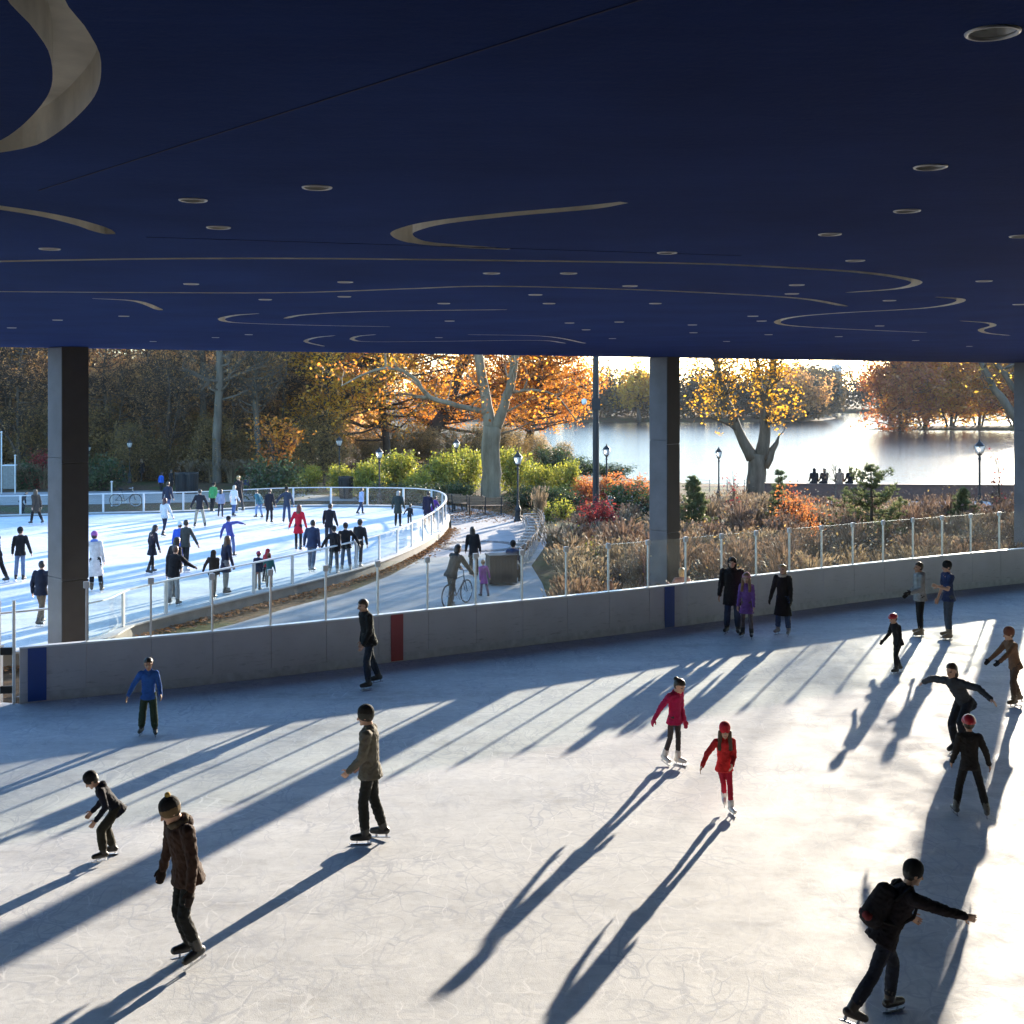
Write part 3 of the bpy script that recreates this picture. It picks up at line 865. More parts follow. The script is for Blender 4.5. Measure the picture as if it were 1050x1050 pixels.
    b.oval(hp(0, 0.008, -0.02), (0.036 * k, 0.043 * k, 0.047 * k), fr)
    b.limb(hp(0, 0.035, -0.052), hp(0, 0.038, -0.054), 0.014 * k, 0.012 * k)
    b.limb(hp(0, 0.048, 0.006), hp(0, 0.060, -0.018), 0.0055 * k, 0.0085 * k)
    for sx in (-1, 1):
        b.oval(hp(sx * 0.044, -0.004, -0.003), (0.006 * k, 0.012 * k, 0.018 * k), fr)
        b.limb(hp(sx * 0.008, 0.046, 0.016), hp(sx * 0.027, 0.040, 0.016), 0.005 * k, 0.004 * k)
    for nm in 'LR':
        sx, hip, kn_, an2, fd, fu, sole, bl = legs[nm]
        b.limb(T(hip), T(kn_), 0.036 * H, 0.024 * H); b.limb(T(kn_), T(an2), 0.024 * H, 0.018 * H)
        b.limb(T(an2), T(sole + fd * 0.06 * H + fu * 0.02 * H), 0.02 * H, 0.016 * H)
        sx, sh, el, wr, fdir = arms[nm]
        b.limb(T(sh), T(el), 0.030 * H, 0.024 * H); b.limb(T(el), T(wr), 0.024 * H, 0.0165 * H)
    def hand(B, nm, fat=1.0, mitten=False):
        sx, sh, el, wr, fdir = arms[nm]
        pn = (TL @ Vector((-sx, 0.25, 0))); pn = (pn - fdir * pn.dot(fdir)).normalized()     # palm faces the thigh
        ts = fdir.cross(pn) * sx
        if ts.dot(TL @ Vector((0, 1, 0))) < 0: ts = -ts
        q = H * (1.08 if kid else 1.0)
        p0 = wr; p1 = wr + fdir * (0.05 * q)
        B.limb(T(p0), T(p1), (0.018 * q * fat, 0.0105 * q * fat), (0.0235 * q * fat, 0.0105 * q * fat), D(ts))
        if mitten:
            B.limb(T(p1), T(p1 + fdir * 0.042 * q + pn * 0.01 * q), (0.026 * q * fat, 0.014 * q * fat), (0.02 * q * fat, 0.011 * q * fat), D(ts))
        else:
            for i, (o_, ln) in enumerate(((0.0185, 0.042), (0.0063, 0.048), (-0.0063, 0.045), (-0.018, 0.036))):
                a0 = p1 + ts * (o_ * q); c1 = (fdir + pn * 0.25 + ts * (o_ * 6)).normalized(); m_ = a0 + c1 * (ln * 0.52 * q)
                c2 = (fdir + pn * 0.75).normalized()
                B.limb(T(a0 - fdir * 0.01 * q), T(m_), 0.0054 * q * fat, 0.0050 * q * fat, seg=8); B.limb(T(m_), T(m_ + c2 * (ln * 0.48 * q)), 0.005 * q * fat, 0.0042 * q * fat, seg=8)
        t0 = p0 + fdir * (0.014 * q) + ts * (0.014 * q)
        t1 = t0 + (fdir * 0.6 + ts * 0.75 + pn * 0.3).normalized() * (0.028 * q); t2 = t1 + (fdir * 0.9 + ts * 0.3 + pn * 0.35).normalized() * (0.022 * q)
        B.limb(T(t0), T(t1), 0.0075 * q * fat, 0.0062 * q * fat, seg=8); B.limb(T(t1), T(t2), 0.0062 * q * fat, 0.005 * q * fat, seg=8)
    for nm in 'LR': hand(b, nm)
    e1, e2 = np.array(hp(-0.0185, 0.043, 0.004)), np.array(hp(0.0185, 0.043, 0.004)); mo = np.array(hp(0, 0.047, -0.034)); HR = np.array(D(hr)); HU = np.array(D(hu))
    def paint(C):
        mi = np.zeros(len(C))
        for e in (e1, e2):
            d = C - e; mi[((d @ HR / 0.0095) ** 2 + (d @ HU / 0.005) ** 2 < k * k) & (np.linalg.norm(d, axis=1) < 0.02 * k)] = 1
        d = C - mo; mi[(np.abs(d @ HR) < 0.015 * k) & (np.abs(d @ HU) < 0.0042 * k) & (np.linalg.norm(d, axis=1) < 0.022 * k)] = 2
        return mi
    skin('body', b, [skinmat(skin_), M['eye'], M['lip']], root, vx, 2, painter=paint)
    # --- jacket
    j = Blob(); lf = slim
    if coat != 'tee':
        j.limb(T(waist), T(sp(0, 0.002, 0.25)), (0.088 * H * lf, 0.066 * H * lf), (0.098 * H * lf, 0.072 * H * lf), side_ax)
    else:
        j.limb(T(waist), T(sp(0, 0.002, 0.25)), (0.08 * H * lf, 0.058 * H * lf), (0.094 * H * lf, 0.065 * H * lf), side_ax)
    j.limb(T(sp(-0.074 * lf, 0, 0.274)), T(sp(0.074 * lf, 0, 0.274)), 0.044 * H, 0.044 * H)
    j.limb(T(sp(-0.03, -0.004, 0.297)), T(sp(0.03, -0.004, 0.297)), 0.036 * H, 0.036 * H)
    j.limb(T(sp(0, -0.004, 0.285)), T(neck + hu * 0.006 * H), (0.05 * H, 0.045 * H), (0.042 * H, 0.042 * H), side_ax)
    hem = {'hip': -0.06, 'tee': -0.045, 'coat': -0.16, 'long': -0.27, 'short': -0.02}[coat]
    if coat in ('coat', 'long'):
        def leg_at(nm):
            sx, hip, kn_, an2 = legs[nm][:4]; q = min(1, -hem * H / max(hip.z - kn_.z, 0.01)); return hip.lerp(kn_, q)
        la, lb = leg_at('L'), leg_at('R'); c_ = (la + lb) * 0.5
        hx, hy = abs(la.x - lb.x) / 2 + 0.066 * H, abs(la.y - lb.y) / 2 + 0.072 * H
        down = Vector((c_.x, c_.y * 0.9, hem * H))
        j.limb(T(waist), T(Vector((0, 0, -0.02 * H))), (0.086 * H * lf, 0.066 * H * lf), (0.096 * H * lf, 0.08 * H * lf), side_ax)
        j.limb(T(Vector((0, 0, -0.02 * H))), T(down), (0.096 * H * lf, 0.08 * H * lf), (max(0.105 * H * lf, hx), max(0.088 * H * lf, hy)), side_ax, seg=18, flat=True)
    else:
        j.limb(T(waist), T(sp(0, 0, 0.0)), (0.087 * H * lf, 0.066 * H * lf), (0.094 * H * lf, 0.076 * H * lf), side_ax)
        j.limb(T(sp(0, 0, 0.0)), T(sp(0, 0, hem)), (0.098 * H * lf, 0.080 * H * lf), (0.110 * H * max(lf, 1), 0.092 * H * max(lf, 1)), side_ax, seg=18, flat=True)
    for nm in 'LR':
        sx, sh, el, wr, fdir = arms[nm]
        if coat == 'tee':
            j.limb(T(sh), T(sh.lerp(el, 0.62)), 0.043 * H, 0.037 * H)
        else:
            j.limb(T(sh), T(el), 0.042 * H * lf ** .5, 0.035 * H * lf ** .5); j.limb(T(el), T(wr - fdir * 0.004 * H), 0.034 * H * lf ** .5, 0.026 * H * lf ** .5)
            j.limb(T(wr - fdir * 0.012 * H), T(wr), 0.027 * H, 0.027 * H)
    if hood: 
        j.oval(T(neck + TL @ Vector((0, -0.045 * H, -0.005 * H))), (0.058 * H, 0.035 * H, 0.04 * H), (side_ax, D(TL @ Vector((0, 1, 0))), D(TL @ Vector((0, 0, 1)))))
    skin('jacket', j, [cloth(jacket)], root, vc, 3, 0.0055 * min(H, 1.7), 0.12)
    # --- trousers
    p = Blob()
    p.limb(T(Vector((-0.028 * H, 0, 0.012 * H))), T(Vector((0.028 * H, 0, 0.012 * H))), (0.062 * H, 0.062 * H), (0.062 * H, 0.062 * H), (0, 0, 1))
    p.limb(T(sp(0, 0, 0.05)), T(Vector((0, 0, 0))), (0.074 * H, 0.056 * H), (0.08 * H, 0.064 * H), side_ax)
    for nm in 'LR':
        sx, hip, kn_, an2, fd, fu, sole, bl = legs[nm]
        p.limb(T(hip), T(kn_), 0.050 * H * (0.5 + 0.5 * legfit), 0.040 * H * legfit); p.limb(T(kn_), T(kn_.lerp(an2, 0.45)), 0.040 * H * legfit, 0.041 * H * legfit)
        p.limb(T(kn_.lerp(an2, 0.45)), T(kn_.lerp(an2, 0.86 if not shoes else 0.97)), 0.041 * H * legfit, 0.036 * H * legfit, flat=True)
    skin('trousers', p, [cloth(pants)], root, vc, 3, 0.0042 * min(H, 1.7), 0.11)
    # --- skates (or shoes)
    for nm in 'LR':
        sx, hip, kn_, an2, fd, fu, sole, bl = legs[nm]
        s_ = Blob(); fs = H * (1.06 if kid else 1.0)
        s_.limb(T(an2 + fu * 0.005 * fs), T(an2 + (kn_ - an2).normalized() * (0.062 if not shoes else 0.01) * fs), 0.033 * fs, 0.037 * fs)
        hl = sole + fu * 0.022 * fs
        s_.limb(T(hl - fd * 0.022 * fs), T(hl + fd * 0.035 * fs), 0.029 * fs, 0.031 * fs); s_.limb(T(hl + fd * 0.03 * fs), T(hl + fd * 0.092 * fs - fu * 0.004 * fs), 0.031 * fs, 0.024 * fs)
        s_.limb(T(an2), T(hl), 0.029 * fs, 0.027 * fs)
        so = skin('shoe' if shoes else 'skate', s_, [leather(skates)], root, 0.007 if near else 0.014, 2)
        if blades and not shoes:
            mb = MB(); zc = -fu * (bl * 0.5)
            lo_ = sole - fu * (bl - 0.006); 
            a0, a1 = T(lo_ - fd * 0.052 * fs), T(lo_ + fd * 0.105 * fs)
            wx = 0.006 if near else 0.010
            mb.bar(a0, a1, wx, 0.018)
            mb.bar(a1, T(lo_ + fd * 0.118 * fs + fu * 0.012), wx, 0.012)
            for q in (-0.022, 0.06):
                mb.bar(T(lo_ + fd * q * fs), T(sole + fd * q * fs + fu * 0.01), 0.012, 0.03)
            mb.put('blade', M['steel'], so)
    # --- hair, hats, gloves, scarf
    def tilt(a_):
        Q = Matrix.Rotation(R(a_), 3, D(hr)); return (D(hr), Q @ D(hf), Q @ D(hu))
    if hair:
        kind, hcol = hair; g = Blob()
        g.oval(hp(0, -0.010, 0.016), (0.051 * k, 0.060 * k, 0.057 * k), tilt(24), dome=-0.04)
        g.oval(hp(0, -0.022, 0.0), (0.046 * k, 0.042 * k, 0.048 * k), tilt(8))
        if kind == 'long':
            g.limb(hp(0, -0.03, 0.0), hp(0, -0.045, -0.12), (0.048 * k, 0.03 * k), (0.05 * k, 0.02 * k), D(hr))
            for sx in (-1, 1): g.limb(hp(sx * 0.042, -0.005, 0.0), hp(sx * 0.05, 0.0, -0.125), 0.016 * k, 0.012 * k)
        elif kind == 'front':      # long hair falling over the shoulders in front
            g.limb(hp(0, -0.03, 0.0), hp(0, -0.04, -0.11), (0.048 * k, 0.03 * k), (0.05 * k, 0.02 * k), D(hr))
            for sx in (-1, 1): g.limb(hp(sx * 0.043, 0.005, -0.01), hp(sx * 0.052, 0.045, -0.17), (0.021 * k, 0.018 * k), (0.02 * k, 0.012 * k))
        elif kind == 'bun':
            g.oval(hp(0, -0.068, 0.035), (0.024 * k, 0.022 * k, 0.022 * k))
        elif kind == 'bob':
            g.limb(hp(0, -0.025, 0.0), hp(0, -0.03, -0.05), (0.05 * k, 0.034 * k), (0.05 * k, 0.03 * k), D(hr))
        skin('hair', g, [hairmat(hcol)], root, 0.008 if near else 0.014, 2, 0.004, 0.03)
    if hat:
        kind, c1 = hat; g = Blob()
        if kind == 'beanie':
            g.oval(hp(0, -0.008, 0.022), (0.053 * k, 0.062 * k, 0.06 * k), tilt(10), dome=-0.05)
            g.limb(hp(0, -0.008, 0.018), hp(0, -0.010, 0.034), (0.054 * k, 0.063 * k), (0.054 * k, 0.063 * k), D(hr))
        elif kind == 'helmet':
            g.oval(hp(0, -0.006, 0.016), (0.062 * k, 0.074 * k, 0.066 * k), tilt(8), dome=-0.05)
        elif kind == 'cap':
            g.oval(hp(0, -0.006, 0.02), (0.051 * k, 0.06 * k, 0.05 * k), tilt(5), dome=0.0)
            g.limb(hp(-0.02, 0.045, 0.022), hp(0.02, 0.045, 0.022), (0.008 * k, 0.03 * k), (0.008 * k, 0.03 * k), D(hu))
        elif kind == 'hood':
            g.oval(hp(0, -0.014, 0.008), (0.060 * k, 0.062 * k, 0.070 * k), tilt(24), dome=-0.25)
            g.limb(hp(0, -0.03, -0.02), T(neck - hf * 0.02 * H), (0.055 * k, 0.045 * k), (0.06 * k, 0.045 * k), D(hr))
        ho = skin({'beanie': 'beanie', 'helmet': 'helmet', 'cap': 'cap', 'hood': 'hood'}[kind], g,
                  [cloth(c1) if kind != 'helmet' else plain('helmet_shell', c1, 0.3, 0, 0.08, 8, 0.02)], root, 0.008 if near else 0.014, 2, 0.002 if kind != 'helmet' else 0, 0.03)
        if kind == 'beanie' and brim:
            g = Blob(); g.limb(hp(0, -0.006, 0.012), hp(0, -0.008, 0.020), (0.0555 * k, 0.0645 * k), (0.0555 * k, 0.0645 * k), D(hr)); skin('hat_band', g, [cloth(brim)], ho, 0.008, 2)
        if pom:
            g = Blob(); g.oval(hp(0, -0.03, 0.092), (0.017 * k,) * 3); skin('pompom', g, [cloth(pom)], ho, 0.008, 1, 0.004, 0.02)
    if gloves:
        for nm in 'LR':
            g = Blob(); hand(g, nm, 1.3, gloves[1] == 'mitten'); skin('glove', g, [cloth(gloves[0])], root, 0.0075 if near else 0.013, 1)
    if scarf:
        g = Blob(); 
        for q in range(10):
            a0, a1 = 2 * math.pi * q / 10, 2 * math.pi * (q + 1) / 10
            f_ = lambda a_: T(neck + hu * 0.012 * H + TL @ Vector((0.045 * H * math.cos(a_), 0.045 * H * math.sin(a_), -0.01 * H * math.sin(a_))))
            g.limb(f_(a0), f_(a1), 0.024 * H, 0.024 * H)
        skin('scarf', g, [cloth(scarf)], root, 0.01 if near else 0.015, 2, 0.004, 0.05)
    return root, (lambda v: T(Vector(v))), sp, H

BLK, NVY, JEAN, KHA, GRY, OLV = (0.014, 0.014, 0.016), (0.016, 0.022, 0.05), (0.06, 0.095, 0.17), (0.30, 0.25, 0.17), (0.16, 0.16, 0.165), (0.05, 0.05, 0.035)
BRN = (0.05, 0.03, 0.02); DK = (0.02, 0.013, 0.009); BLD = (0.38, 0.24, 0.10); RED = (0.42, 0.02, 0.03)
P = person
NG = None
# ---- on the covered rink
P(152, 754, 1.30, 10, 'boy in bright blue jacket and dark green trousers skating by the pale barrier', near=True, kid=True, lean=3, L=(4, 5, 6, 0), Rr=(-4, 7, 8, 0), aL=(12, 16, 40), aR=(6, 34, 12),
  jacket=(0.025, 0.10, 0.36), pants=(0.022, 0.04, 0.026), legfit=1.25, skin_='tan', head=(5, 8), hood=True)
P(111, 881, 1.22, -70, 'child in dark navy jacket and black beanie bending forward on black skates', near=True, kid=True, lean=36, L=(42, 8, 48, 0), Rr=(26, 8, 44, 0), aL=(20, 10, 55), aR=(28, 12, 50), head=(0, 22),
  jacket=(0.012, 0.013, 0.022), pants=(0.035, 0.032, 0.022), legfit=1.2, hat=('beanie', BLK), hood=True, skates=(0.025, 0.02, 0.017))
P(199, 986, 1.76, -48, 'tall skater in brown jacket, dark mittens and black pompom beanie gliding with legs together', near=True, lean=10, L=(12, 1, 34, 12), Rr=(8, 1, 28, 0), aL=(8, 15, 12), aR=(4, 22, 14), head=(-10, 22),
  jacket=(0.042, 0.022, 0.016), pants=(0.011, 0.012, 0.012), legfit=0.92, slim=1.08, hat=('beanie', BLK), brim=(0.13, 0.09, 0.05), pom=(0.42, 0.28, 0.08), gloves=((0.018, 0.012, 0.011), 'mitten'), scarf=(0.10, 0.075, 0.05), hood=True)
P(384, 863, 1.76, -95, 'man in a grey sweater and dark beanie gliding upright with hands in front', near=True, lean=2, L=(10, 2, 14, 0), Rr=(-4, 2, 14, 4), aL=(12, 4, 34, 14), aR=(-4, 8, 50, 14), head=(0, 8),
  jacket=(0.115, 0.105, 0.085), pants=(0.018, 0.019, 0.018), hat=('beanie', (0.022, 0.02, 0.018)), brim=(0.05, 0.05, 0.045), slim=1.05)
P(383, 704, 1.77, -60, 'man in black jacket and dark jeans skating past the red barrier stripe', near=True, lean=8, L=(14, 5, 18, 0), Rr=(-14, 5, 10, 6), aL=(10, 6, 30), aR=(-4, 8, 22), head=(0, 10),
  jacket=(0.016, 0.016, 0.018), pants=(0.022, 0.03, 0.05), slim=1.08, hair=('short', (0.05, 0.028, 0.015)), hood=False)
P(688, 784, 1.36, 40, 'girl in magenta jacket with hair in a bun looking down at her white skates', near=True, kid=True, lean=2, L=(2, 2, 5, 0), Rr=(-8, -1, 14, 10), aL=(0, 8, 16), aR=(-26, 26, 6), head=(10, 28),
  jacket=(0.36, 0.014, 0.075), pants=(0.055, 0.05, 0.052), legfit=0.78, skates=(0.62, 0.6, 0.57), hair=('bun', DK), slim=0.95, gloves=((0.42, 0.03, 0.08), 'glove'))
P(746, 832, 1.24, 4, 'long haired girl in red beanie, red jacket and red leggings crossing her white skates', near=True, kid=True, lean=3, L=(4, 4, 6, 0), Rr=(-14, -13, 22, 14), aL=(10, 4, 58, 24), aR=(8, 40, 20), head=(-6, 8),
  jacket=(0.52, 0.028, 0.03), pants=(0.34, 0.012, 0.035), legfit=0.8, skates=(0.58, 0.57, 0.56), hair=('front', (0.075, 0.035, 0.018)), hat=('beanie', (0.46, 0.02, 0.035)), slim=0.95)
P(751, 650, 1.84, -18, 'adult in a bulky black hooded coat and jeans standing beside a child in purple', near=True, lean=2, L=(3, 4, 4, 0), Rr=(-2, 4, 4, 0), aL=(4, 8, 12), aR=(0, 10, 14), coat='coat', jacket=(0.011, 0.011, 0.014), pants=(0.025, 0.04, 0.075), slim=1.22,
  hat=('hood', (0.013, 0.012, 0.012)), scarf=(0.03, 0.022, 0.02), legfit=1.1)
P(766, 654, 1.5, -22, 'child in a purple coat and pink hood standing close to an adult in black', near=True, kid=True, lean=3, L=(3, 4, 6, 0), Rr=(-4, 4, 6, 0), aL=(6, 8, 14), aR=(4, 8, 20), coat='coat', jacket=(0.17, 0.075, 0.28), pants=(0.13, 0.10, 0.11),
  hat=('hood', (0.45, 0.2, 0.26)), hair=('front', (0.22, 0.12, 0.06)), skates=BLK, slim=0.9, legfit=0.9)
P(803, 651, 1.68, -30, 'blonde woman in a long black coat with a pale fur hood and flared jeans', near=True, lean=1, L=(2, 5, 3, 0), Rr=(-2, 5, 3, 0), aL=(2, 8, 12), aR=(8, 14, 14), coat='long', jacket=(0.012, 0.012, 0.013), pants=(0.045, 0.075, 0.15), hair=('bob', BLD), scarf=(0.6, 0.52, 0.42), legfit=1.05, slim=0.98, skates=(0.3, 0.28, 0.26), gloves=(BLK, 'glove'))
P(944, 652, 1.75, -85, 'dark haired man in a light grey hoodie and black trousers standing on tan skates', near=True, lean=2, L=(6, 4, 6, 0), Rr=(-3, 4, 4, 0), aL=(10, 6, 68), aR=(2, 6, 50), jacket=(0.27, 0.27, 0.265), pants=BLK, skates=(0.24, 0.17, 0.10), skin_='tan', hood=True, gloves=(BLK, 'glove'))
P(973, 655, 1.82, -80, 'man in navy T-shirt and grey jeans with one forearm raised', near=True, lean=3, L=(8, 4, 8, 0), Rr=(-2, 4, 6, 0), aL=(26, 8, 84), aR=(8, 8, 14), coat='tee', jacket=(0.025, 0.04, 0.11), pants=(0.06, 0.075, 0.10), legfit=0.95, skates=(0.24, 0.17, 0.10), hat=('beanie', BLK), skin_='light', slim=0.95)
P(921, 690, 1.22, -72, 'small child in black with a red and white helmet, skating with knees bent', near=True, kid=True, lean=12, L=(24, 4, 26, 0), Rr=(2, 4, 26, 4), aL=(10, 10, 25), aR=(24, 12, 30), head=(0, 12), jacket=BLK, pants=(0.02, 0.02, 0.02), hat=('helmet', (0.42, 0.03, 0.045)), gloves=(BLK, 'glove'), coat='hip')
P(985, 776, 1.68, -52, 'woman in dark grey leaning forward with both arms stretched wide for balance', near=True, lean=40, L=(46, 5, 60, 0), Rr=(26, 6, 50, 14), aL=(42, 86, 4), aR=(-8, 80, 6), head=(0, -8), jacket=(0.033, 0.037, 0.046), pants=(0.02, 0.022, 0.03), hair=('bob', (0.055, 0.03, 0.016)), skates=(0.03, 0.03, 0.03), coat='hip', slim=0.9)
P(996, 838, 1.34, 172, 'child in black with a shiny red helmet seen from behind, legs apart', near=True, kid=True, lean=6, L=(6, 12, 10, 0), Rr=(-6, 14, 10, 0), aL=(8, 12, 30), aR=(4, 24, 18), jacket=(0.02, 0.017, 0.016), pants=(0.016, 0.015, 0.015), hat=('helmet', (0.38, 0.02, 0.03)), skates=(0.08, 0.075, 0.07), slim=1.0, skin_='tan', coat='hip')
P(1043, 723, 1.42, -80, 'child in a tan brown coat reaching an arm forward by the right edge', near=True, kid=True, lean=14, L=(18, 4, 22, 0), Rr=(-4, 4, 20, 8), aL=(62, 10, 8), aR=(50, 14, 10), jacket=(0.17, 0.095, 0.055), pants=(0.09, 0.055, 0.04), hat=('beanie', (0.17, 0.07, 0.045)), skates=(0.14, 0.09, 0.05), gloves=(BLK, 'glove'))
rootb, Tb, spb, Hb = P(892, 1050, 1.56, 102, 'dark clad skater leaning into a stride, one arm out, with a backpack on', near=True, lean=30, side=2, L=(24, 5, 28, 0), Rr=(-30, 9, 12, 20), aL=(30, 14, 60), aR=(100, 12, 4), head=(-6, 2), jacket=(0.016, 0.012, 0.016), pants=(0.018, 0.02, 0.032), skates=(0.04, 0.03, 0.025), hair=('short', BLK), slim=1.05, hat=('beanie', BLK))
# the backpack he carries
bp = thing('backpack', 'black backpack with a dull red pocket worn by the leaning skater', 'backpack', rootb.location)
g = Blob(); g.limb(Tb(spb(0, -0.125, 0.05)), Tb(spb(0, -0.115, 0.23)), (0.085 * Hb, 0.062 * Hb), (0.075 * Hb, 0.05 * Hb), rootb.matrix_world.to_3x3() @ Vector((1, 0, 0)))
skin('bag', g, [cloth((0.018, 0.016, 0.02))], bp, 0.012, 3, 0.008, 0.12)
g = Blob(); g.limb(Tb(spb(-0.03, -0.175, 0.05)), Tb(spb(0.03, -0.175, 0.05)), 0.03 * Hb, 0.03 * Hb); skin('pocket', g, [cloth((0.12, 0.016, 0.018))], bp, 0.012, 2, 0.004)
for sx in (-1, 1):
    g = Blob(); pts_ = [spb(sx * 0.06, -0.075, 0.22), spb(sx * 0.066, -0.03, 0.325), spb(sx * 0.07, 0.05, 0.29), spb(sx * 0.08, 0.072, 0.18), spb(sx * 0.085, 0.0, 0.09), spb(sx * 0.07, -0.08, 0.07)]
    for q in range(5): g.limb(Tb(pts_[q]), Tb(pts_[q + 1]), 0.011 * Hb, 0.011 * Hb, seg=8)
    skin('shoulder_strap', g, [cloth((0.015, 0.014, 0.016))], bp, 0.01, 1)

# ---- on the outer oval and the paths
OZ = 0.005
def far(px, py, top, yaw, label, **kw):
    zz = kw.pop('z', OZ)
    h = kw.pop('h', None) or (py - top) / (py - YH) * (HC - zz)
    jr = np.random.default_rng(int(px * 7 + py)); j_ = lambda a: float(jr.uniform(-a, a))
    kw['lean'] = kw.get('lean', 5) + j_(5); kw['side'] = kw.get('side', 0) + j_(4)
    for k_ in ('L', 'Rr'):
        q_ = kw.get(k_, (2, 4, 6, 0)); kw[k_] = (q_[0] + j_(7), q_[1] + j_(3), max(3, q_[2] + j_(7)), q_[3])
    for k_ in ('aL', 'aR'):
        q_ = kw.get(k_, (0, 10, 16)); kw[k_] = (q_[0] + j_(14), max(5, q_[1] + j_(8)), max(4, q_[2] + j_(16))) + tuple(q_[3:])
    kw['head'] = (j_(30), 6 + j_(10))
    return P(px, py, h, yaw + j_(22), label, z=zz, **kw)
st = dict(L=(8, 4, 8, 0), Rr=(-8, 4, 8, 6)); wide = dict(L=(4, 10, 8, 0), Rr=(-6, 12, 8, 0)); step = dict(L=(18, 3, 14, 0), Rr=(-16, 3, 12, 12))
far(1, 599, 543, -120, 'person in black at the very edge of the oval, one arm reaching out', **st, aR=(60, 10, 8), jacket=BLK, pants=BLK)
far(20, 596, 543, 170, 'man in black sweater and pale blue jeans standing left of the concrete column', L=(2, 3, 3, 0), Rr=(-2, 3, 3, 0), aL=(4, 14, 16), aR=(2, 14, 14), jacket=BLK, pants=(0.13, 0.19, 0.30), hat=('beanie', BLK))
far(41, 642, 577, 150, 'man in navy jacket and khaki trousers walking behind the concrete column', **step, jacket=(0.014, 0.02, 0.038), pants=(0.13, 0.10, 0.07), hair=('short', BLK), coat='hip', slim=1.1)
far(22, 528, 502, 120, 'person in dark clothes crouching low near the far fence', lean=35, L=(40, 6, 50, 0), Rr=(20, 6, 40, 0), jacket=(0.03, 0.03, 0.04), pants=BLK, aL=(40, 10, 10))
far(38, 538, 502, -110, 'woman in a brown coat skating near the far fence behind the column', **step, jacket=(0.06, 0.045, 0.035), pants=BLK, coat='coat', hair=('long', (0.07, 0.04, 0.02)))
far(99, 607, 547, 175, 'woman in a long white coat with purple hat and blue scarf', L=(6, 5, 4, 0), Rr=(-4, 5, 6, 0), coat='long', jacket=(0.58, 0.56, 0.54), pants=BLK, hat=('beanie', (0.28, 0.10, 0.30)), scarf=(0.12, 0.22, 0.6), aL=(70, 20, 10), slim=0.95)
far(154, 589, 540, 160, 'woman in a knee length dark coat and black leggings, long dark hair', **step, coat='coat', jacket=(0.018, 0.018, 0.028), pants=BLK, hair=('long', DK), legfit=0.8, slim=0.85)
far(167, 551, 512, 165, 'girl in a white top and dark jeans skating away', **step, jacket=(0.5, 0.52, 0.53), pants=(0.02, 0.025, 0.05), legfit=0.8, hair=('long', (0.06, 0.015, 0.012)), aL=(0, 22, 10), aR=(0, 20, 10))
far(171, 529, 495, 165, 'man in a dark navy top and blue jeans at the far end of the oval', **step, jacket=(0.022, 0.028, 0.05), pants=(0.05, 0.075, 0.15))
far(205, 541, 503, 178, 'man in a dark jacket and khaki trousers with arms spread, skating away', **wide, jacket=(0.022, 0.022, 0.028), pants=(0.32, 0.28, 0.21), aL=(0, 28, 14), aR=(0, 28, 14), hat=('cap', BLK))
far(217, 526, 496, 170, 'skater in black with a bright green back panel', **st, jacket=(0.06, 0.26, 0.09), pants=BLK, hat=('beanie', BLK))
far(226, 531, 503, 170, 'girl in a pale blue grey hoodie, hair tied long', **st, jacket=(0.25, 0.27, 0.36), pants=(0.018, 0.022, 0.045), hair=('long', DK), legfit=0.85)
far(239, 530, 499, 165, 'woman in a white coat and blue jeans by the far fence', **st, jacket=(0.62, 0.63, 0.65), pants=(0.06, 0.11, 0.25), hair=('long', (0.45, 0.4, 0.32)), coat='coat', aL=(10, 25, 10))
far(246, 525, 489, -150, 'tall person in a black coat beside a woman in white', **st, jacket=(0.02, 0.018, 0.022), pants=(0.07, 0.06, 0.06), coat='coat', hair=('short', BLD))
far(266, 532, 502, -100, 'skater in a teal jacket bending forward near the far fence', lean=28, L=(30, 4, 34, 0), Rr=(6, 4, 30, 6), jacket=(0.06, 0.16, 0.18), pants=(0.16, 0.24, 0.4))
far(276, 537, 503, 175, 'person in a black knee length coat near the middle of the far fence', **st, coat='coat', jacket=(0.018, 0.018, 0.026), pants=BLK)
far(294, 537, 501, 178, 'man in a slate blue jacket and jeans, one arm out to the side', **st, jacket=(0.035, 0.045, 0.07), pants=(0.04, 0.06, 0.12), aL=(0, 40, 8), aR=(0, 14, 10), hat=('beanie', BLK))
far(190, 587, 535, 165, 'man in an olive grey jacket and black trousers with arms held out on white skates', L=(10, 4, 8, 0), Rr=(-14, 5, 10, 4), jacket=(0.05, 0.052, 0.046), pants=BLK, skates=(0.45, 0.45, 0.45), aL=(4, 14, 12), aR=(10, 34, 14))
far(183, 583, 537, 170, 'person in a vivid blue jacket half hidden behind other skaters', **st, jacket=(0.035, 0.11, 0.55), pants=(0.03, 0.05, 0.2), hat=('beanie', (0.6, 0.62, 0.65)))
far(238, 572, 531, 178, 'skater in a purple blue sweater leaning to one side with arms stretched out', side=-14, L=(4, -8, 6, 0), Rr=(-4, 18, 4, 0), jacket=(0.07, 0.075, 0.26), pants=(0.10, 0.13, 0.26), aL=(0, 40, 6), aR=(0, 80, 14), hat=('beanie', BLK))
far(176, 614, 553, 165, 'woman in black with long dark hair standing on the oval near the glass', **st, jacket=BLK, pants=BLK, hair=('long', DK), coat='coat', slim=0.9)
far(178, 621, 562, 150, 'man in a black top and pale trousers leaning one arm on the rink handrail', lean=6, L=(2, 5, 4, 0), Rr=(-2, 5, 4, 0), jacket=BLK, pants=(0.22, 0.23, 0.25), hair=('short', (0.09, 0.045, 0.025)), aR=(24, 34, 30), aL=(4, 10, 12), slim=1.08)
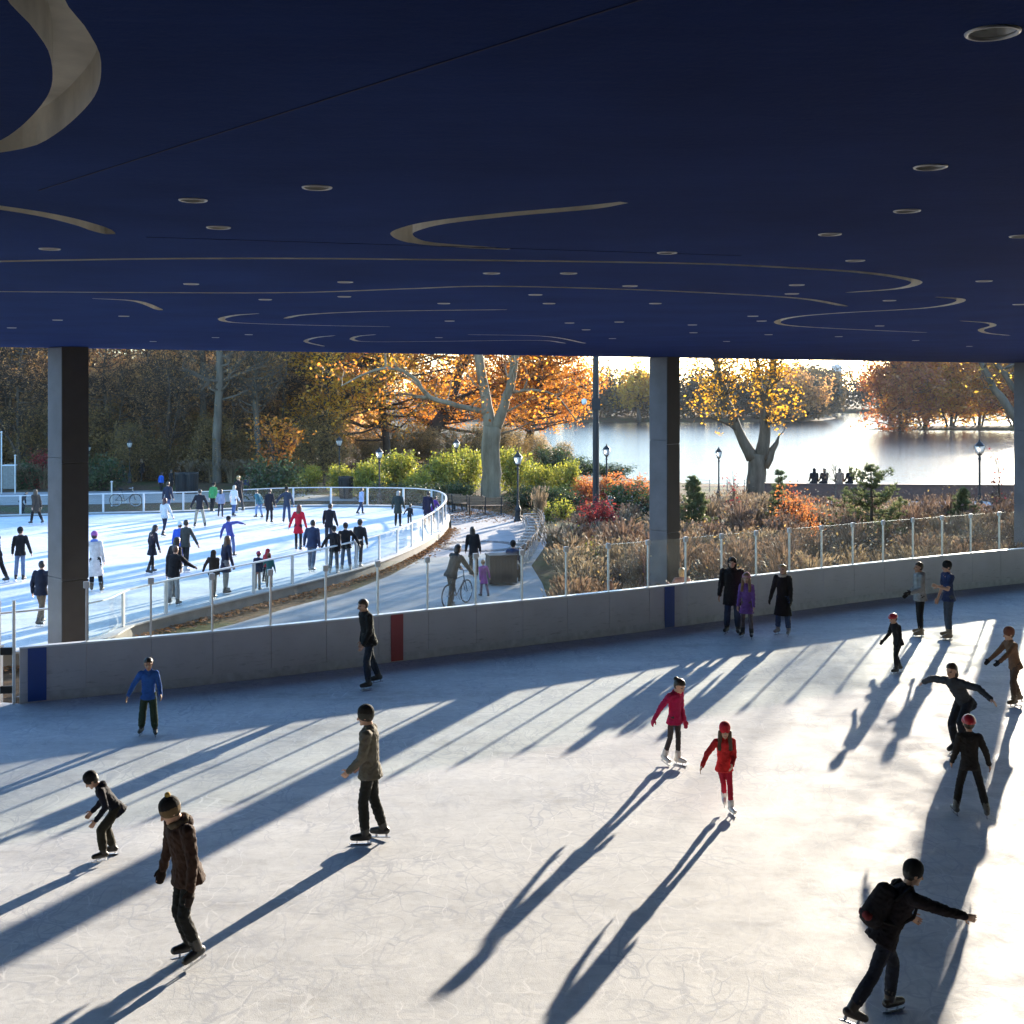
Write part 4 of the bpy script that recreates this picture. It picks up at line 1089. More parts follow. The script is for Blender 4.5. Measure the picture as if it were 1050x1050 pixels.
far(218, 614, 566, 160, 'person in a dark brown hooded jacket and khaki trousers behind the rink handrail', **st, jacket=(0.03, 0.02, 0.016), pants=(0.12, 0.10, 0.075), hat=('hood', (0.028, 0.02, 0.016)), aL=(10, 30, 20))
far(231, 609, 551, 150, 'woman in a long dark blue coat with long brown hair, arm out to the side', L=(10, 4, 8, 0), Rr=(-8, 4, 8, 0), coat='coat', jacket=(0.022, 0.024, 0.045), pants=(0.2, 0.19, 0.18), hair=('long', (0.09, 0.045, 0.02)), aR=(4, 32, 8), slim=0.88)
far(264, 606, 568, 168, 'child in a dark navy coat and red helmet holding on to a friend', kid=True, **st, jacket=(0.025, 0.03, 0.055), pants=(0.20, 0.17, 0.13), hat=('helmet', (0.30, 0.02, 0.045)))
far(276, 604, 570, 190, 'child in a teal jacket and brown hat beside a child in a red helmet', kid=True, **st, jacket=(0.035, 0.15, 0.15), pants=(0.21, 0.19, 0.15), hat=('beanie', (0.18, 0.09, 0.06)), aL=(20, 30, 20))
far(271, 598, 565, 180, 'child in a red hood standing behind two small skaters', kid=True, **st, jacket=(0.3, 0.03, 0.04), pants=BLK, hat=('hood', (0.33, 0.03, 0.04)))
far(306, 565, 519, 175, 'woman in a bright red coat with long auburn hair and black leggings', L=(4, 3, 4, 0), Rr=(-4, 4, 6, 0), coat='coat', jacket=(0.52, 0.016, 0.035), pants=BLK, hair=('long', (0.12, 0.03, 0.015)), legfit=0.85, slim=0.88, aL=(0, 18, 10), aR=(0, 14, 12))
far(319, 588, 535, 178, 'man in a navy fleece and faded jeans skating away with bent knees', **step, jacket=(0.032, 0.045, 0.09), pants=(0.11, 0.13, 0.17), skates=(0.2, 0.2, 0.21), slim=1.05)
far(337, 563, 518, 182, 'man in a black jacket with elbows out beyond a group of skaters', **st, jacket=(0.014, 0.016, 0.022), pants=(0.03, 0.035, 0.05), aL=(0, 18, 30), aR=(6, 20, 30))
far(342, 590, 542, 172, 'person in a black coat and grey trousers holding hands with a companion', **st, jacket=(0.018, 0.018, 0.02), pants=(0.12, 0.12, 0.12), hat=('beanie', BLK), skates=(0.4, 0.38, 0.36), aL=(0, 30, 10), coat='hip')
far(355, 586, 538, 186, 'broad person in a black jacket with an arm round a companion', lean=8, **st, jacket=BLK, pants=(0.08, 0.10, 0.14), slim=1.15, aR=(10, 46, 10), hat=('beanie', BLK), skates=(0.3, 0.29, 0.27))
far(367, 583, 535, 178, 'person in dark grey and knit cap at the end of three linked skaters', **st, jacket=(0.028, 0.027, 0.028), pants=(0.06, 0.055, 0.05), hat=('beanie', (0.07, 0.06, 0.05)), aR=(0, 24, 8), skates=(0.35, 0.33, 0.31))
far(369, 528, 501, 150, 'person in a light blue shirt and dark jeans by the far fence', **step, jacket=(0.30, 0.36, 0.52), pants=(0.025, 0.04, 0.09), aL=(10, 40, 10))
far(408, 541, 505, 176, 'man in a dark green coat with grey hair beside a small child', **st, jacket=(0.032, 0.042, 0.038), pants=BLK, hair=('bob', (0.3, 0.28, 0.25)), slim=1.1, coat='coat', aR=(0, 20, 10))
far(420, 541, 518, 170, 'small child in dark clothes and a grey cap holding an adult\'s hand', kid=True, **step, jacket=(0.02, 0.02, 0.022), pants=(0.05, 0.05, 0.055), hat=('cap', (0.3, 0.3, 0.3)), aL=(0, 40, 6))
far(438, 541, 505, 170, 'person in a dark purple coat at the rounded end of the oval fence', **st, jacket=(0.025, 0.02, 0.04), pants=BLK, coat='coat')
far(444, 538, 509, 150, 'person in a violet jacket and black trousers bending over the fence', lean=24, L=(14, 4, 14, 0), Rr=(0, 4, 8, 0), jacket=(0.09, 0.03, 0.22), pants=BLK, aL=(40, 10, 20), aR=(40, 14, 20))
# ---- on the paths
pz = dict(z=-0.26, blades=False, shoes=True)
far(376, 510, 494, 160, 'person with pale hood standing on the path beyond the far fence', **st, **pz, jacket=(0.1, 0.1, 0.12), pants=BLK, h=1.7)
far(165, 504, 485, 165, 'child in a bright blue jacket on the path past the far fence', **st, **pz, kid=True, jacket=(0.02, 0.10, 0.42), pants=BLK)
far(175, 504, 482, 170, 'adult in a black coat walking with a child in blue on the path', **st, **pz, jacket=(0.016, 0.016, 0.018), pants=BLK, coat='coat')
far(145, 494, 471, -40, 'person in dark clothes strolling along the path under the trees', **step, **pz, jacket=(0.022, 0.017, 0.016), pants=BLK, hair=('long', (0.4, 0.3, 0.18)), coat='coat')
far(128, 494, 472, -60, 'person in dark green clothes standing under the trees near a lamp', **st, **pz, jacket=(0.02, 0.024, 0.018), pants=BLK)
far(262, 508, 486, 170, 'person in black with a pale bag on the path behind the oval', **st, **pz, jacket=(0.02, 0.018, 0.02), pants=BLK, coat='coat', scarf=(0.5, 0.48, 0.46))
far(252, 507, 490, 170, 'child in a navy jacket on the path behind the oval', kid=True, **st, **pz, jacket=(0.03, 0.04, 0.09), pants=(0.03, 0.04, 0.08))
far(497, 612, 575, 195, 'little girl in a purple coat standing on the promenade', kid=True, **step, **pz, jacket=(0.26, 0.06, 0.30), pants=(0.16, 0.12, 0.16), coat='coat', hair=('short', (0.2, 0.1, 0.04)), aR=(0, 30, 10))
far(486, 590, 541, 172, 'dark haired woman in black standing on the sunlit promenade', **st, **pz, jacket=(0.014, 0.014, 0.016), pants=BLK, coat='coat', hair=('long', DK))
rc, Tc, spc, Hc_ = far(461, 622, 557, 150, 'cyclist in a dark olive jacket standing astride a bicycle on the promenade', **pz, lean=18, L=(16, 7, 10, 0), Rr=(-4, 7, 6, 0), jacket=(0.045, 0.047, 0.045), pants=(0.05, 0.05, 0.05), hair=('bob', DK), aL=(48, 12, 12), aR=(48, 12, 12), slim=1.15)
# seated and half hidden people
lc = at(518, 601, -0.26)
P(0, 0, 1.72, 172, 'person in a navy jacket sitting on the dark bench on the promenade', seated=True, loc=(lc.x + 0.25, lc.y + 0.55, 0.30), blades=False, shoes=True, L=(82, 5, 80, 0), Rr=(82, 5, 80, 0), lean=2, jacket=(0.03, 0.05, 0.10), pants=BLK, hat=('beanie', (0.015, 0.014, 0.014)), aL=(20, 8, 30), aR=(20, 8, 30))
P(0, 0, 1.62, -175, 'blonde person in a pink jacket resting behind the glass beside the middle column', loc=(at(694, 640).x + 0.25, at(694, 640).y + 0.75, -0.3), z=-0.3, blades=False, shoes=True, jacket=(0.36, 0.2, 0.16), pants=BLK, hair=('bob', (0.42, 0.25, 0.09)), aL=(30, 20, 90), aR=(30, 20, 90))
P(0, 0, 1.55, -170, 'person in a plum coat seen dimly through the glass among the tall grasses', loc=(at(615, 652).x + 0.4, at(615, 652).y + 1.5, -0.45), z=-0.3, blades=False, shoes=True, jacket=(0.07, 0.03, 0.07), pants=BLK, hair=('bob', (0.22, 0.1, 0.05)), coat='coat')
for px, lab, jk, tw in ((835, 'dark clad person sitting on the brick wall by the lake, outermost of four', (0.02, 0.016, 0.015), 0), (845.5, 'person in dark brown coat on the lake wall, second of four from the yellow tree', (0.03, 0.02, 0.018), 10),
                        (861, 'person in a light tan jacket sitting on the lake wall between others', (0.3, 0.19, 0.13), -8), (872, 'person in black with a pointed hood sitting on the lake wall beside the pine', (0.015, 0.013, 0.013), 5)):
    q = away(px, 72.62, 0.42)
    P(0, 0, 1.68, 180 + tw, lab, seated=True, loc=(q.x, q.y, q.z + 0.09), blades=False, shoes=True, L=(80, 4, 75, 0), Rr=(80, 4, 75, 0), lean=3, jacket=jk, pants=BLK, hair=('bob', DK), hat=('hood', jk) if px in (872, 835) else None, aL=(20, 8, 30), aR=(20, 8, 30), slim=1.1)
finish_skins()
# ------------------------------------------------------------------ trees and plants
def leaves_np(P, size, rs, asp=0.62, up=0.25, tilt=None):
    """Small four-cornered leaves, gently folded along their rib."""
    n = len(P)
    N = rs.normal(size=(n, 3)); N[:, 2] = np.abs(N[:, 2]) + up; N /= np.linalg.norm(N, axis=1)[:, None]
    A = rs.normal(size=(n, 3)); A -= N * (A * N).sum(1)[:, None]; A /= np.linalg.norm(A, axis=1)[:, None] + 1e-9
    B = np.cross(N, A)
    s = (size * rs.uniform(0.55, 1.35, n))[:, None]
    V = np.stack([P - A * s * 0.5, P + B * s * asp * 0.5 + N * s * 0.1 - A * s * 0.06, P + A * s * 0.55, P - B * s * asp * 0.5 + N * s * 0.1 - A * s * 0.06], 1).reshape(-1, 3)
    return V, np.arange(n * 4).reshape(-1, 4)

def crown_mesh(name, mat, P, size, rs, **kw):
    V, Q = leaves_np(P, size, rs, **kw)
    return mesh_np(name, V, Q, [mat])

def tree_meshes(seed, limbs, clusters, sig, per, lsize, twigs=5, tw_len=1.0, tr=0.02, br=0.06, bend=0.25, seg0=9, wood=True):
    """limbs: polylines [(x, y, z, r)...]; clusters: (n, 3) points that get a branch, twigs and a puff of leaves."""
    rs = np.random.default_rng(seed); mb = MB()
    lp = []
    for l in limbs:
        pts = smooth_path([(p[0], p[1], p[2]) for p in l], 0.45)
        src = [Vector(p[:3]) for p in l]
        rr = []
        for q in pts:
            ds = [(q - s).length for s in src]; i = int(np.argmin(ds)); 
            j = min(max(i + (1 if i == 0 or (i < len(src) - 1 and ds[i + 1] < ds[i - 1]) else -1), 0), len(src) - 1)
            w_ = ds[j] / max(ds[i] + ds[j], 1e-6); rr.append(l[i][3] * w_ + l[j][3] * (1 - w_))
        jit = [Vector(rs.normal(size=3) * r * (0.035 if r > .25 else 0.22)) for r in rr]
        pts2 = [p + j for p, j in zip(pts, jit)]
        mb.tube(pts2, rr, seg0 if max(rr) > 0.15 else 6)
        lp += [(p, r) for p, r in zip(pts2, rr)]
    LPp = np.array([tuple(p) for p, r in lp]); LR_ = np.array([r for p, r in lp])
    leafP = []
    for c in clusters:
        d = np.linalg.norm(LPp - c, axis=1) + np.maximum(0, LPp[:, 2] - c[2] + 0.8) * 1.2
        i = int(np.argmin(d)); a = Vector(LPp[i]); c_ = Vector(c); L = (c_ - a).length
        if L > 0.4:
            m = a.lerp(c_, 0.5) + Vector((rs.normal() * bend * L * 0.4, rs.normal() * bend * L * 0.4, -abs(rs.normal()) * bend * L * 0.3))
            r0 = min(LR_[i] * 0.7, br * (0.6 + L * 0.18))
            pts = smooth_path([a, m, c_], max(0.5, L / 4)); 
            mb.tube(pts, list(np.linspace(r0, tr * 0.9, len(pts))), 5, caps=False)
            ext = pts[-max(2, len(pts) // 2):]
        else: ext = [c_]
        for k in range(twigs):
            s0 = ext[int(rs.integers(len(ext)))]; dr = Vector(rs.normal(size=3)) + (c_ - a) * (0.5 / max(L, 0.5)) + Vector((0, 0, 0.3))
            dr.normalize(); l_ = tw_len * rs.uniform(0.5, 1.3); dr2 = (dr + Vector(rs.normal(size=3)) * 0.35).normalized()
            p1 = s0 + dr * l_ * 0.5; p2 = p1 + dr2 * l_ * 0.5
            mb.tube([s0, p1, p2], [tr, tr * 0.7, tr * 0.3], 3, caps=False)
            if per:
                q = max(1, per // max(twigs, 1))
                t_ = rs.uniform(0.25, 1.05, q)[:, None]
                base = np.array(p1)[None] * (1 - t_) + np.array(p2)[None] * t_
                leafP.append(base + rs.normal(size=(q, 3)) * sig)
    trunk = mb
    P_ = np.concatenate(leafP) if leafP else np.zeros((0, 3))
    return trunk, P_, rs

def ell_clusters(rs, n, c, rad, shell=0.45, zmin=None):
    out = []
    while len(out) < n:
        p = rs.normal(size=3); p /= np.linalg.norm(p); p *= (shell + (1 - shell) * rs.uniform() ** 0.6)
        p *= 0.86 + 0.28 * rs.uniform()
        q = np.array(c) + p * np.array(rad)
        if zmin is None or q[2] > zmin: out.append(q)
    return np.array(out)

def build_tree(name, label, cat, loc, mats, tm, lsize, group=None, up=0.25, rz=0.0):
    trunk, LP_, rs = tm
    t_ = thing(name, label, cat, loc, rz, group)
    put('trunk', trunk.mesh('trunk', mats[0], True), t_)
    if len(LP_): put('crown', crown_mesh('crown', mats[1], LP_, lsize, rs, up=up), t_)
    return t_

M['bark_pale'] = barkmat('plane_bark', (0.11, 0.08, 0.047), (0.27, 0.215, 0.14), 1.6)
M['bark_dark'] = barkmat('dark_bark', (0.04, 0.03, 0.022), (0.11, 0.08, 0.058), 2.5)
M['bark_mid'] = barkmat('willow_bark', (0.055, 0.042, 0.028), (0.16, 0.125, 0.085), 2.5)
M['bark_grey'] = barkmat('grey_bark', (0.075, 0.062, 0.048), (0.17, 0.14, 0.105), 2.5)
M['lf_orange'] = leafmat('orange_leaves', [(0.0, (0.28, 0.075, 0.014)), (0.3, (0.54, 0.165, 0.018)), (0.62, (0.70, 0.285, 0.028)), (1.0, (0.74, 0.41, 0.055))], 0.66)
M['lf_gold'] = leafmat('gold_leaves', [(0.0, (0.28, 0.14, 0.025)), (0.35, (0.56, 0.31, 0.035)), (0.7, (0.74, 0.46, 0.05)), (1.0, (0.50, 0.42, 0.07))], 0.68)
M['lf_yellow'] = leafmat('yellow_leaves', [(0.0, (0.38, 0.14, 0.015)), (0.4, (0.64, 0.29, 0.02)), (0.75, (0.74, 0.41, 0.03)), (1.0, (0.50, 0.34, 0.06))], 0.62)
M['lf_rust'] = leafmat('rust_leaves', [(0.0, (0.26, 0.06, 0.025)), (0.4, (0.45, 0.13, 0.04)), (0.75, (0.56, 0.23, 0.05)), (1.0, (0.6, 0.34, 0.08))], 0.6)
M['lf_red'] = leafmat('red_leaves', [(0.0, (0.15, 0.012, 0.016)), (0.5, (0.33, 0.03, 0.03)), (1.0, (0.42, 0.09, 0.05))], 0.5)
M['lf_brown'] = leafmat('dry_leaves', [(0.0, (0.24, 0.13, 0.058)), (0.4, (0.45, 0.245, 0.095)), (0.72, (0.64, 0.34, 0.105)), (1.0, (0.78, 0.47, 0.14))], 0.65)
M['lf_olive'] = leafmat('olive_leaves', [(0.0, (0.12, 0.088, 0.036)), (0.4, (0.25, 0.17, 0.058)), (0.75, (0.42, 0.26, 0.08)), (1.0, (0.58, 0.34, 0.10))], 0.6)
M['lf_lime'] = leafmat('yellow_green_leaves', [(0.0, (0.10, 0.13, 0.02)), (0.4, (0.22, 0.24, 0.03)), (0.75, (0.42, 0.38, 0.045)), (1.0, (0.58, 0.44, 0.06))], 0.55)
M['lf_green'] = leafmat('green_leaves', [(0.0, (0.018, 0.035, 0.014)), (0.5, (0.045, 0.075, 0.024)), (1.0, (0.13, 0.15, 0.045))], 0.4)
M['lf_pine'] = leafmat('pine_needles', [(0.0, (0.05, 0.07, 0.03)), (0.5, (0.12, 0.15, 0.06)), (1.0, (0.34, 0.33, 0.15))], 0.4)
M['lf_straw'] = leafmat('straw_blades', [(0.0, (0.10, 0.07, 0.042)), (0.4, (0.21, 0.148, 0.086)), (0.75, (0.35, 0.255, 0.15)), (1.0, (0.46, 0.35, 0.22))], 0.4)
M['lf_straw2'] = leafmat('russet_blades', [(0.0, (0.07, 0.045, 0.033)), (0.4, (0.15, 0.095, 0.062)), (0.75, (0.26, 0.165, 0.105)), (1.0, (0.40, 0.27, 0.18))], 0.35)
M['lf_seed'] = leafmat('seed_heads', [(0.0, (0.03, 0.022, 0.016)), (0.45, (0.075, 0.05, 0.034)), (0.8, (0.17, 0.115, 0.075)), (1.0, (0.4, 0.3, 0.2))], 0.35)
M['lf_far'] = leafmat('far_wood_leaves', [(0.0, (0.035, 0.034, 0.02)), (0.4, (0.075, 0.062, 0.03)), (0.72, (0.13, 0.088, 0.04)), (1.0, (0.24, 0.14, 0.05))], 0.35)

def hp_(px, py, d, r, dy=0.0):
    """Point of a big tree that stands d metres off, seen at (px, py)."""
    q = d + dy
    return ((px - CX) * q / F, q, HC - (py - YH) * q / F, r)
def rel(limbs, o):
    return [[(x - o[0], y - o[1], z - o[2], r) for x, y, z, r in l] for l in limbs]

# -- the big pale plane tree by the promenade
d = 67; o = Vector((away(503, d).x, d, -0.33))
limbs = [[hp_(503, 519, d, .66), hp_(503.5, 508, d, .56), hp_(504, 480, d, .53), hp_(503, 455, d, .52), hp_(505, 438, d, .50)],
 [hp_(503, 442, d, .36), hp_(499, 412, d, .30, .2), hp_(494, 386, d, .27, .3), hp_(490, 360, d, .25, .4), hp_(482, 310, d, .2, .6), hp_(466, 240, d, .14, 1), hp_(455, 170, d, .06, 1.4)],
 [hp_(507, 442, d, .34), hp_(517, 416, d, .26, -.2), hp_(524, 390, d, .23, -.3), hp_(529, 362, d, .21, -.3), hp_(540, 310, d, .16, -.4), hp_(556, 230, d, .09, -.6), hp_(570, 170, d, .05, -1)],
 [hp_(501, 424, d, .17, .1), hp_(484, 419, d, .15, -.3), hp_(458, 413, d, .135, -.8), hp_(438, 405, d, .12, -1.2), hp_(425, 388, d, .10, -1.5), hp_(400, 377, d, .085, -2), hp_(372, 384, d, .06, -2.4), hp_(350, 396, d, .03, -2.6)],
 [hp_(521, 403, d, .10, -.3), hp_(548, 400, d, .08, .4), hp_(572, 408, d, .06, 1), hp_(590, 430, d, .03, 1.4)]]
rs = np.random.default_rng(3)
side_ = [np.array(hp_(px_, py_, d, 0)[:3]) - np.array(o) + rs.normal(size=3) * np.array([.8, .8, .5]) for px_, py_ in ((470, 408), (455, 402), (440, 398), (428, 378), (415, 372), (402, 390), (385, 372), (368, 395), (352, 405), (545, 392), (560, 415), (575, 398), (590, 422), (488, 395), (535, 375), (520, 378), (492, 372))]
cl = np.concatenate([ell_clusters(rs, 90, (0.3, 0, 15.5), (8.5, 7.5, 5.5), 0.3, 8.6), np.array(side_)])
tm = tree_meshes(3, rel(limbs, o), cl, 0.35, 60, 0.3, 5, 1.3, 0.02, 0.07)
build_tree('plane_tree', 'tall pale barked plane tree forking into two limbs beside the promenade', 'tree', o, (M['bark_pale'], M['lf_orange']), tm, 0.19)

# -- spreading orange trees behind it
def broad(seed, px, d, trunk_px, lean_px, cpx, cz, rad, n, per, leaf, label, bark='bark_dark', lsize=0.24, zmin=2.2, r=0.5, extra=(), sig=0.3):
    o = Vector((away(px, d).x, d, float(ground_z(away(px, d).x, d)) - 0.05))
    limbs = [trunk_px] + list(extra)
    rs = np.random.default_rng(seed)
    cc = (away(cpx, d).x - o.x, 0, cz - o.z)
    cl = ell_clusters(rs, n, cc, rad, 0.25, zmin)
    tm = tree_meshes(seed, rel(limbs, o), cl, sig, per, lsize, 5, 1.0, 0.02, 0.09, 0.35)
    return build_tree('autumn_tree', label, 'tree', o, (M[bark], M[leaf]), tm, lsize)
d = 114
broad(21, 432, d, [hp_(431, 470, d, .95), hp_(434, 462, d, .82), hp_(441, 448, d, .7), hp_(452, 430, d, .62), hp_(462, 412, d, .5, .5), hp_(470, 385, d, .38, .8), hp_(480, 330, d, .2, 1)], 0, 462, 9.6, (12.6, 7, 9.0), 250, 130, 'lf_orange',
      'broad orange leaved tree with a dark leaning trunk behind the green shrubs', zmin=2.6, lsize=.24, sig=.42,
      extra=([hp_(448, 436, d, .36), hp_(432, 430, d, .28, .5), hp_(418, 418, d, .15, 1), hp_(395, 400, d, .1, 1.5), hp_(370, 380, d, .06, 2)],
             [hp_(462, 412, d, .22, .5), hp_(495, 398, d, .16, 1), hp_(530, 385, d, .12, 1.8), hp_(565, 372, d, .07, 2)]))
d = 117
broad(22, 550, d, [hp_(540, 468, d, .5), hp_(542, 455, d, .44), hp_(546, 430, d, .3), hp_(552, 390, d, .22), hp_(558, 330, d, .12)], 0, 556, 9.2, (6.4, 5, 8.2), 160, 140, 'lf_orange',
      'orange tree whose crown ends beside the black mast near the water', zmin=2.0, lsize=.24, sig=.42)
d = 86
broad(23, 335, d, [hp_(332, 500, d, .42), hp_(333, 470, d, .38), hp_(335, 440, d, .36), hp_(337, 410, d, .3), hp_(338, 370, d, .24), hp_(336, 320, d, .14)], 0, 345, 7.8, (5.6, 5, 5.2), 120, 60, 'lf_yellow',
      'golden olive tree with a straight dark trunk behind the oval fence', zmin=2.6, lsize=0.22,
      extra=([hp_(336, 425, d, .16), hp_(352, 408, d, .12, -.5), hp_(375, 396, d, .07, -1)],))
d = 95
broad(24, 395, d, [hp_(398, 495, d, .36), hp_(396, 450, d, .3), hp_(390, 400, d, .24), hp_(388, 340, d, .14)], 0, 392, 8.5, (6.0, 5, 6.5), 130, 90, 'lf_orange', 'russet orange tree in the gap between the golden tree and the leaning trunk', zmin=2.0)
d = 74
broad(25, 283, d, [hp_(283, 500, d, .12), hp_(282, 480, d, .1), hp_(279, 455, d, .08)], 0, 281, 2.9, (1.9, 1.5, 0.9), 16, 60, 'lf_orange', 'small orange tree low among the trunks left of the golden tree', zmin=1.6, lsize=0.2)
d = 92
broad(26, 137, d, [hp_(137, 492, d, .12), hp_(136, 470, d, .1), hp_(135, 448, d, .07)], 0, 137, 2.9, (3.0, 2, 0.95), 26, 70, 'lf_orange', 'low spreading orange tree above the lamps in the wood', zmin=1.8, lsize=0.24)
d = 96
broad(27, 100, d, [hp_(98, 480, d, .2), hp_(97, 440, d, .16), hp_(96, 400, d, .12), hp_(95, 350, d, .06)], 0, 97, 8.4, (2.6, 2.5, 3.2), 30, 50, 'lf_rust', 'tall rust leaved tree beside the left concrete column', zmin=4, lsize=0.22)

# -- the yellow tree at the water's edge
d = 76; o = Vector((away(776, d).x, d, -0.62))
limbs = [[hp_(776, 512, d, .8), hp_(775, 500, d, .62), hp_(776, 480, d, .57), hp_(778, 465, d, .52)],
 [hp_(772, 470, d, .42), hp_(760, 448, d, .3), hp_(751, 425, d, .26), hp_(743, 400, d, .23), hp_(736, 378, d, .21), hp_(728, 340, d, .19), hp_(722, 280, d, .1)],
 [hp_(780, 470, d, .46), hp_(784, 448, d, .36), hp_(785, 425, d, .3), hp_(789, 400, d, .24), hp_(793, 372, d, .2), hp_(797, 330, d, .14), hp_(804, 270, d, .08)],
 [hp_(783, 478, d, .34), hp_(791, 466, d, .26), hp_(797, 455, d, .14), hp_(799, 447, d, .05)],
 [hp_(786, 420, d, .2), hp_(779, 395, d, .16, .6), hp_(776, 365, d, .12, 1), hp_(772, 310, d, .07, 1.2)]]
rs = np.random.default_rng(5)
P0 = lambda px, py, dy: np.array([(px - CX) * d / F - o.x, dy, HC - (py - YH) * d / F - o.z])
cl = [P0(rs.uniform(708, 812), rs.uniform(352, 428), rs.uniform(-3, 3)) for k in range(90)]
cl = [c for c in cl if not (abs(c[0] - P0(760, 0, 0)[0]) < 1.0 and c[2] < P0(0, 395, 0)[2])]
cl += list(ell_clusters(rs, 70, (0, 0, 12.5), (5.2, 4.5, 4.2), 0.3, 9.2))
tm = tree_meshes(5, rel(limbs, o), np.array(cl), 0.24, 46, 0.24, 4, 0.9, 0.018, 0.06)
build_tree('yellow_tree', 'old yellow leaved tree with a thick forked trunk standing at the lake edge', 'tree', o, (M['bark_mid'], M['lf_yellow']), tm, 0.19)

# -- island trees across the water
for k, (px, d, h, rad, leaf, lab) in enumerate(((922, 206, 17, (7.5, 5, 8), 'lf_rust', 'dusky red tree at the tip of the small island'), (948, 212, 15, (7.5, 5, 6.6), 'lf_yellow', 'amber tree in the middle of the small island'),
     (975, 210, 15.5, (7.5, 5, 7.2), 'lf_orange', 'orange gold tree towards the far end of the island beside the amber one'), (1004, 214, 16, (8, 5, 7.5), 'lf_gold', 'olive gold tree on the island next to the right hand column'), (1040, 212, 16, (8, 5, 7.5), 'lf_rust', 'rusty tree on the island behind the right hand column'))):
    o = away(px, d); o.z = float(ground_z(o.x, d)) - 0.1
    rs = np.random.default_rng(40 + k)
    limbs = [[(0, 0, 0, .3), (.2, 0, 3, .25), (-.1, 0, 7, .2), (.2, 0, 11, .1)], [(0.6, .4, 0, .2), (1.4, .3, 3, .16), (2.6, 0, 7, .1)], [(-.5, .2, 0, .2), (-1.6, 0, 3, .15), (-3, 0, 6, .09)]]
    cl = ell_clusters(rs, 150, (0, 0, h * 0.5), (rad[0], rad[1], h * .5), 0.25, (0.5, 0.9, 0.6, 1.6, 1.2)[k])
    tm = tree_meshes(40 + k, limbs, cl, 0.6, 60, 0.55, 4, 1.6, 0.04, 0.12)
    build_tree('island_tree', lab, 'tree', o, (M['bark_dark'], M[leaf]), tm, 0.55)
# two leaning limbs of a tree just beyond the right-hand column
d = 80; o = Vector((away(1075, d).x, d, -0.5))
limbs = [[hp_(1075, 505, d, .5), hp_(1062, 470, d, .42), hp_(1048, 440, d, .34), hp_(1030, 412, d, .27), hp_(1012, 386, d, .2), hp_(996, 350, d, .1)], [hp_(1062, 465, d, .3), hp_(1052, 425, d, .25), hp_(1040, 398, d, .2), hp_(1018, 368, d, .14), hp_(1000, 330, d, .07)]]
rs = np.random.default_rng(8)
cl = ell_clusters(rs, 46, (-1.5, 0, 9.5), (5, 3, 4), 0.3, 5)
tm = tree_meshes(8, rel(limbs, o), cl, 0.3, 16, 0.25, 6, 1.2, 0.018, 0.06)
build_tree('leaning_tree', 'grey tree leaning over the water beside the right hand column', 'tree', o, (M['bark_grey'], M['lf_gold']), tm, 0.25)

# -- the wood on the left: tall bare trees and twiggy small ones
def bare_proto(seed, h, r, ncl, rad, zc, twigs, twl, per, leaf, bark, tr=0.022, lsize=0.2, zmin=2.0, name='woodland_tree', fork=0):
    rs = np.random.default_rng(seed)
    limbs = [[(0, 0, -0.2, r * 1.25), (rs.normal() * .1, rs.normal() * .1, h * .12, r), (rs.normal() * .25, rs.normal() * .25, h * .4, r * .85), (rs.normal() * .4, rs.normal() * .4, h * .7, r * .6), (rs.normal() * .5, rs.normal() * .5, h * .97, r * .2)]]
    for k in range(fork):
        a = rs.uniform(0, 6.28); z0 = h * rs.uniform(.1, .4)
        limbs.append([(0, 0, z0, r * .6), (math.cos(a) * h * .07, math.sin(a) * h * .07, z0 + h * .12, r * .5), (math.cos(a) * h * .14, math.sin(a) * h * .14, z0 + h * .3, r * .38), (math.cos(a) * h * .2, math.sin(a) * h * .2, z0 + h * .5, r * .15)])
    cl = ell_clusters(rs, ncl, (0, 0, zc), rad, 0.2, zmin)
    return tree_meshes(seed, limbs, cl, 0.35, per, lsize, twigs, twl, tr, 0.07, 0.3, 8), M[bark], M[leaf], lsize
def place(proto, spots, name, labels, cat, group):
    root = None
    for k, (px, d, rz, sc) in enumerate(spots):
        q = away(px, d); q.z = float(ground_z(q.x, d)) - 0.05
        lab = labels if isinstance(labels, str) else labels[k]
        if root is None:
            tm, bk, lf, ls = proto
            root = build_tree(name, lab, cat, q, (bk, lf), tm, ls, group); root.rotation_euler.z = rz; root.scale = (sc, sc, sc) if isinstance(sc, (int, float)) else sc
        else: dup(root, q, rz, sc, lab, group)
    return root
tallA = bare_proto(61, 19, .36, 120, (4.8, 4.8, 7.5), 11.5, 10, 1.7, 20, 'lf_brown', 'bark_grey', zmin=5.5)
tallB = bare_proto(62, 17, .26, 120, (4.2, 4.2, 7), 9.8, 10, 1.5, 24, 'lf_brown', 'bark_dark', zmin=3.5, fork=2)
place(tallA, [(223, 82, 0, (.78, .78, 1.15)), (206, 88, 2, (.75, .75, 1.0)), (265, 84, 4, (.6, .6, .95))], 'woodland_tree', ['thickest straight grey trunk in the wood beyond the oval', 'straight grey trunk just left of the thickest one', 'slimmer grey trunk between the thickest trunk and the golden tree'], 'tree', None)
tl = 'tall bare dark tree in the brown wood on the left'
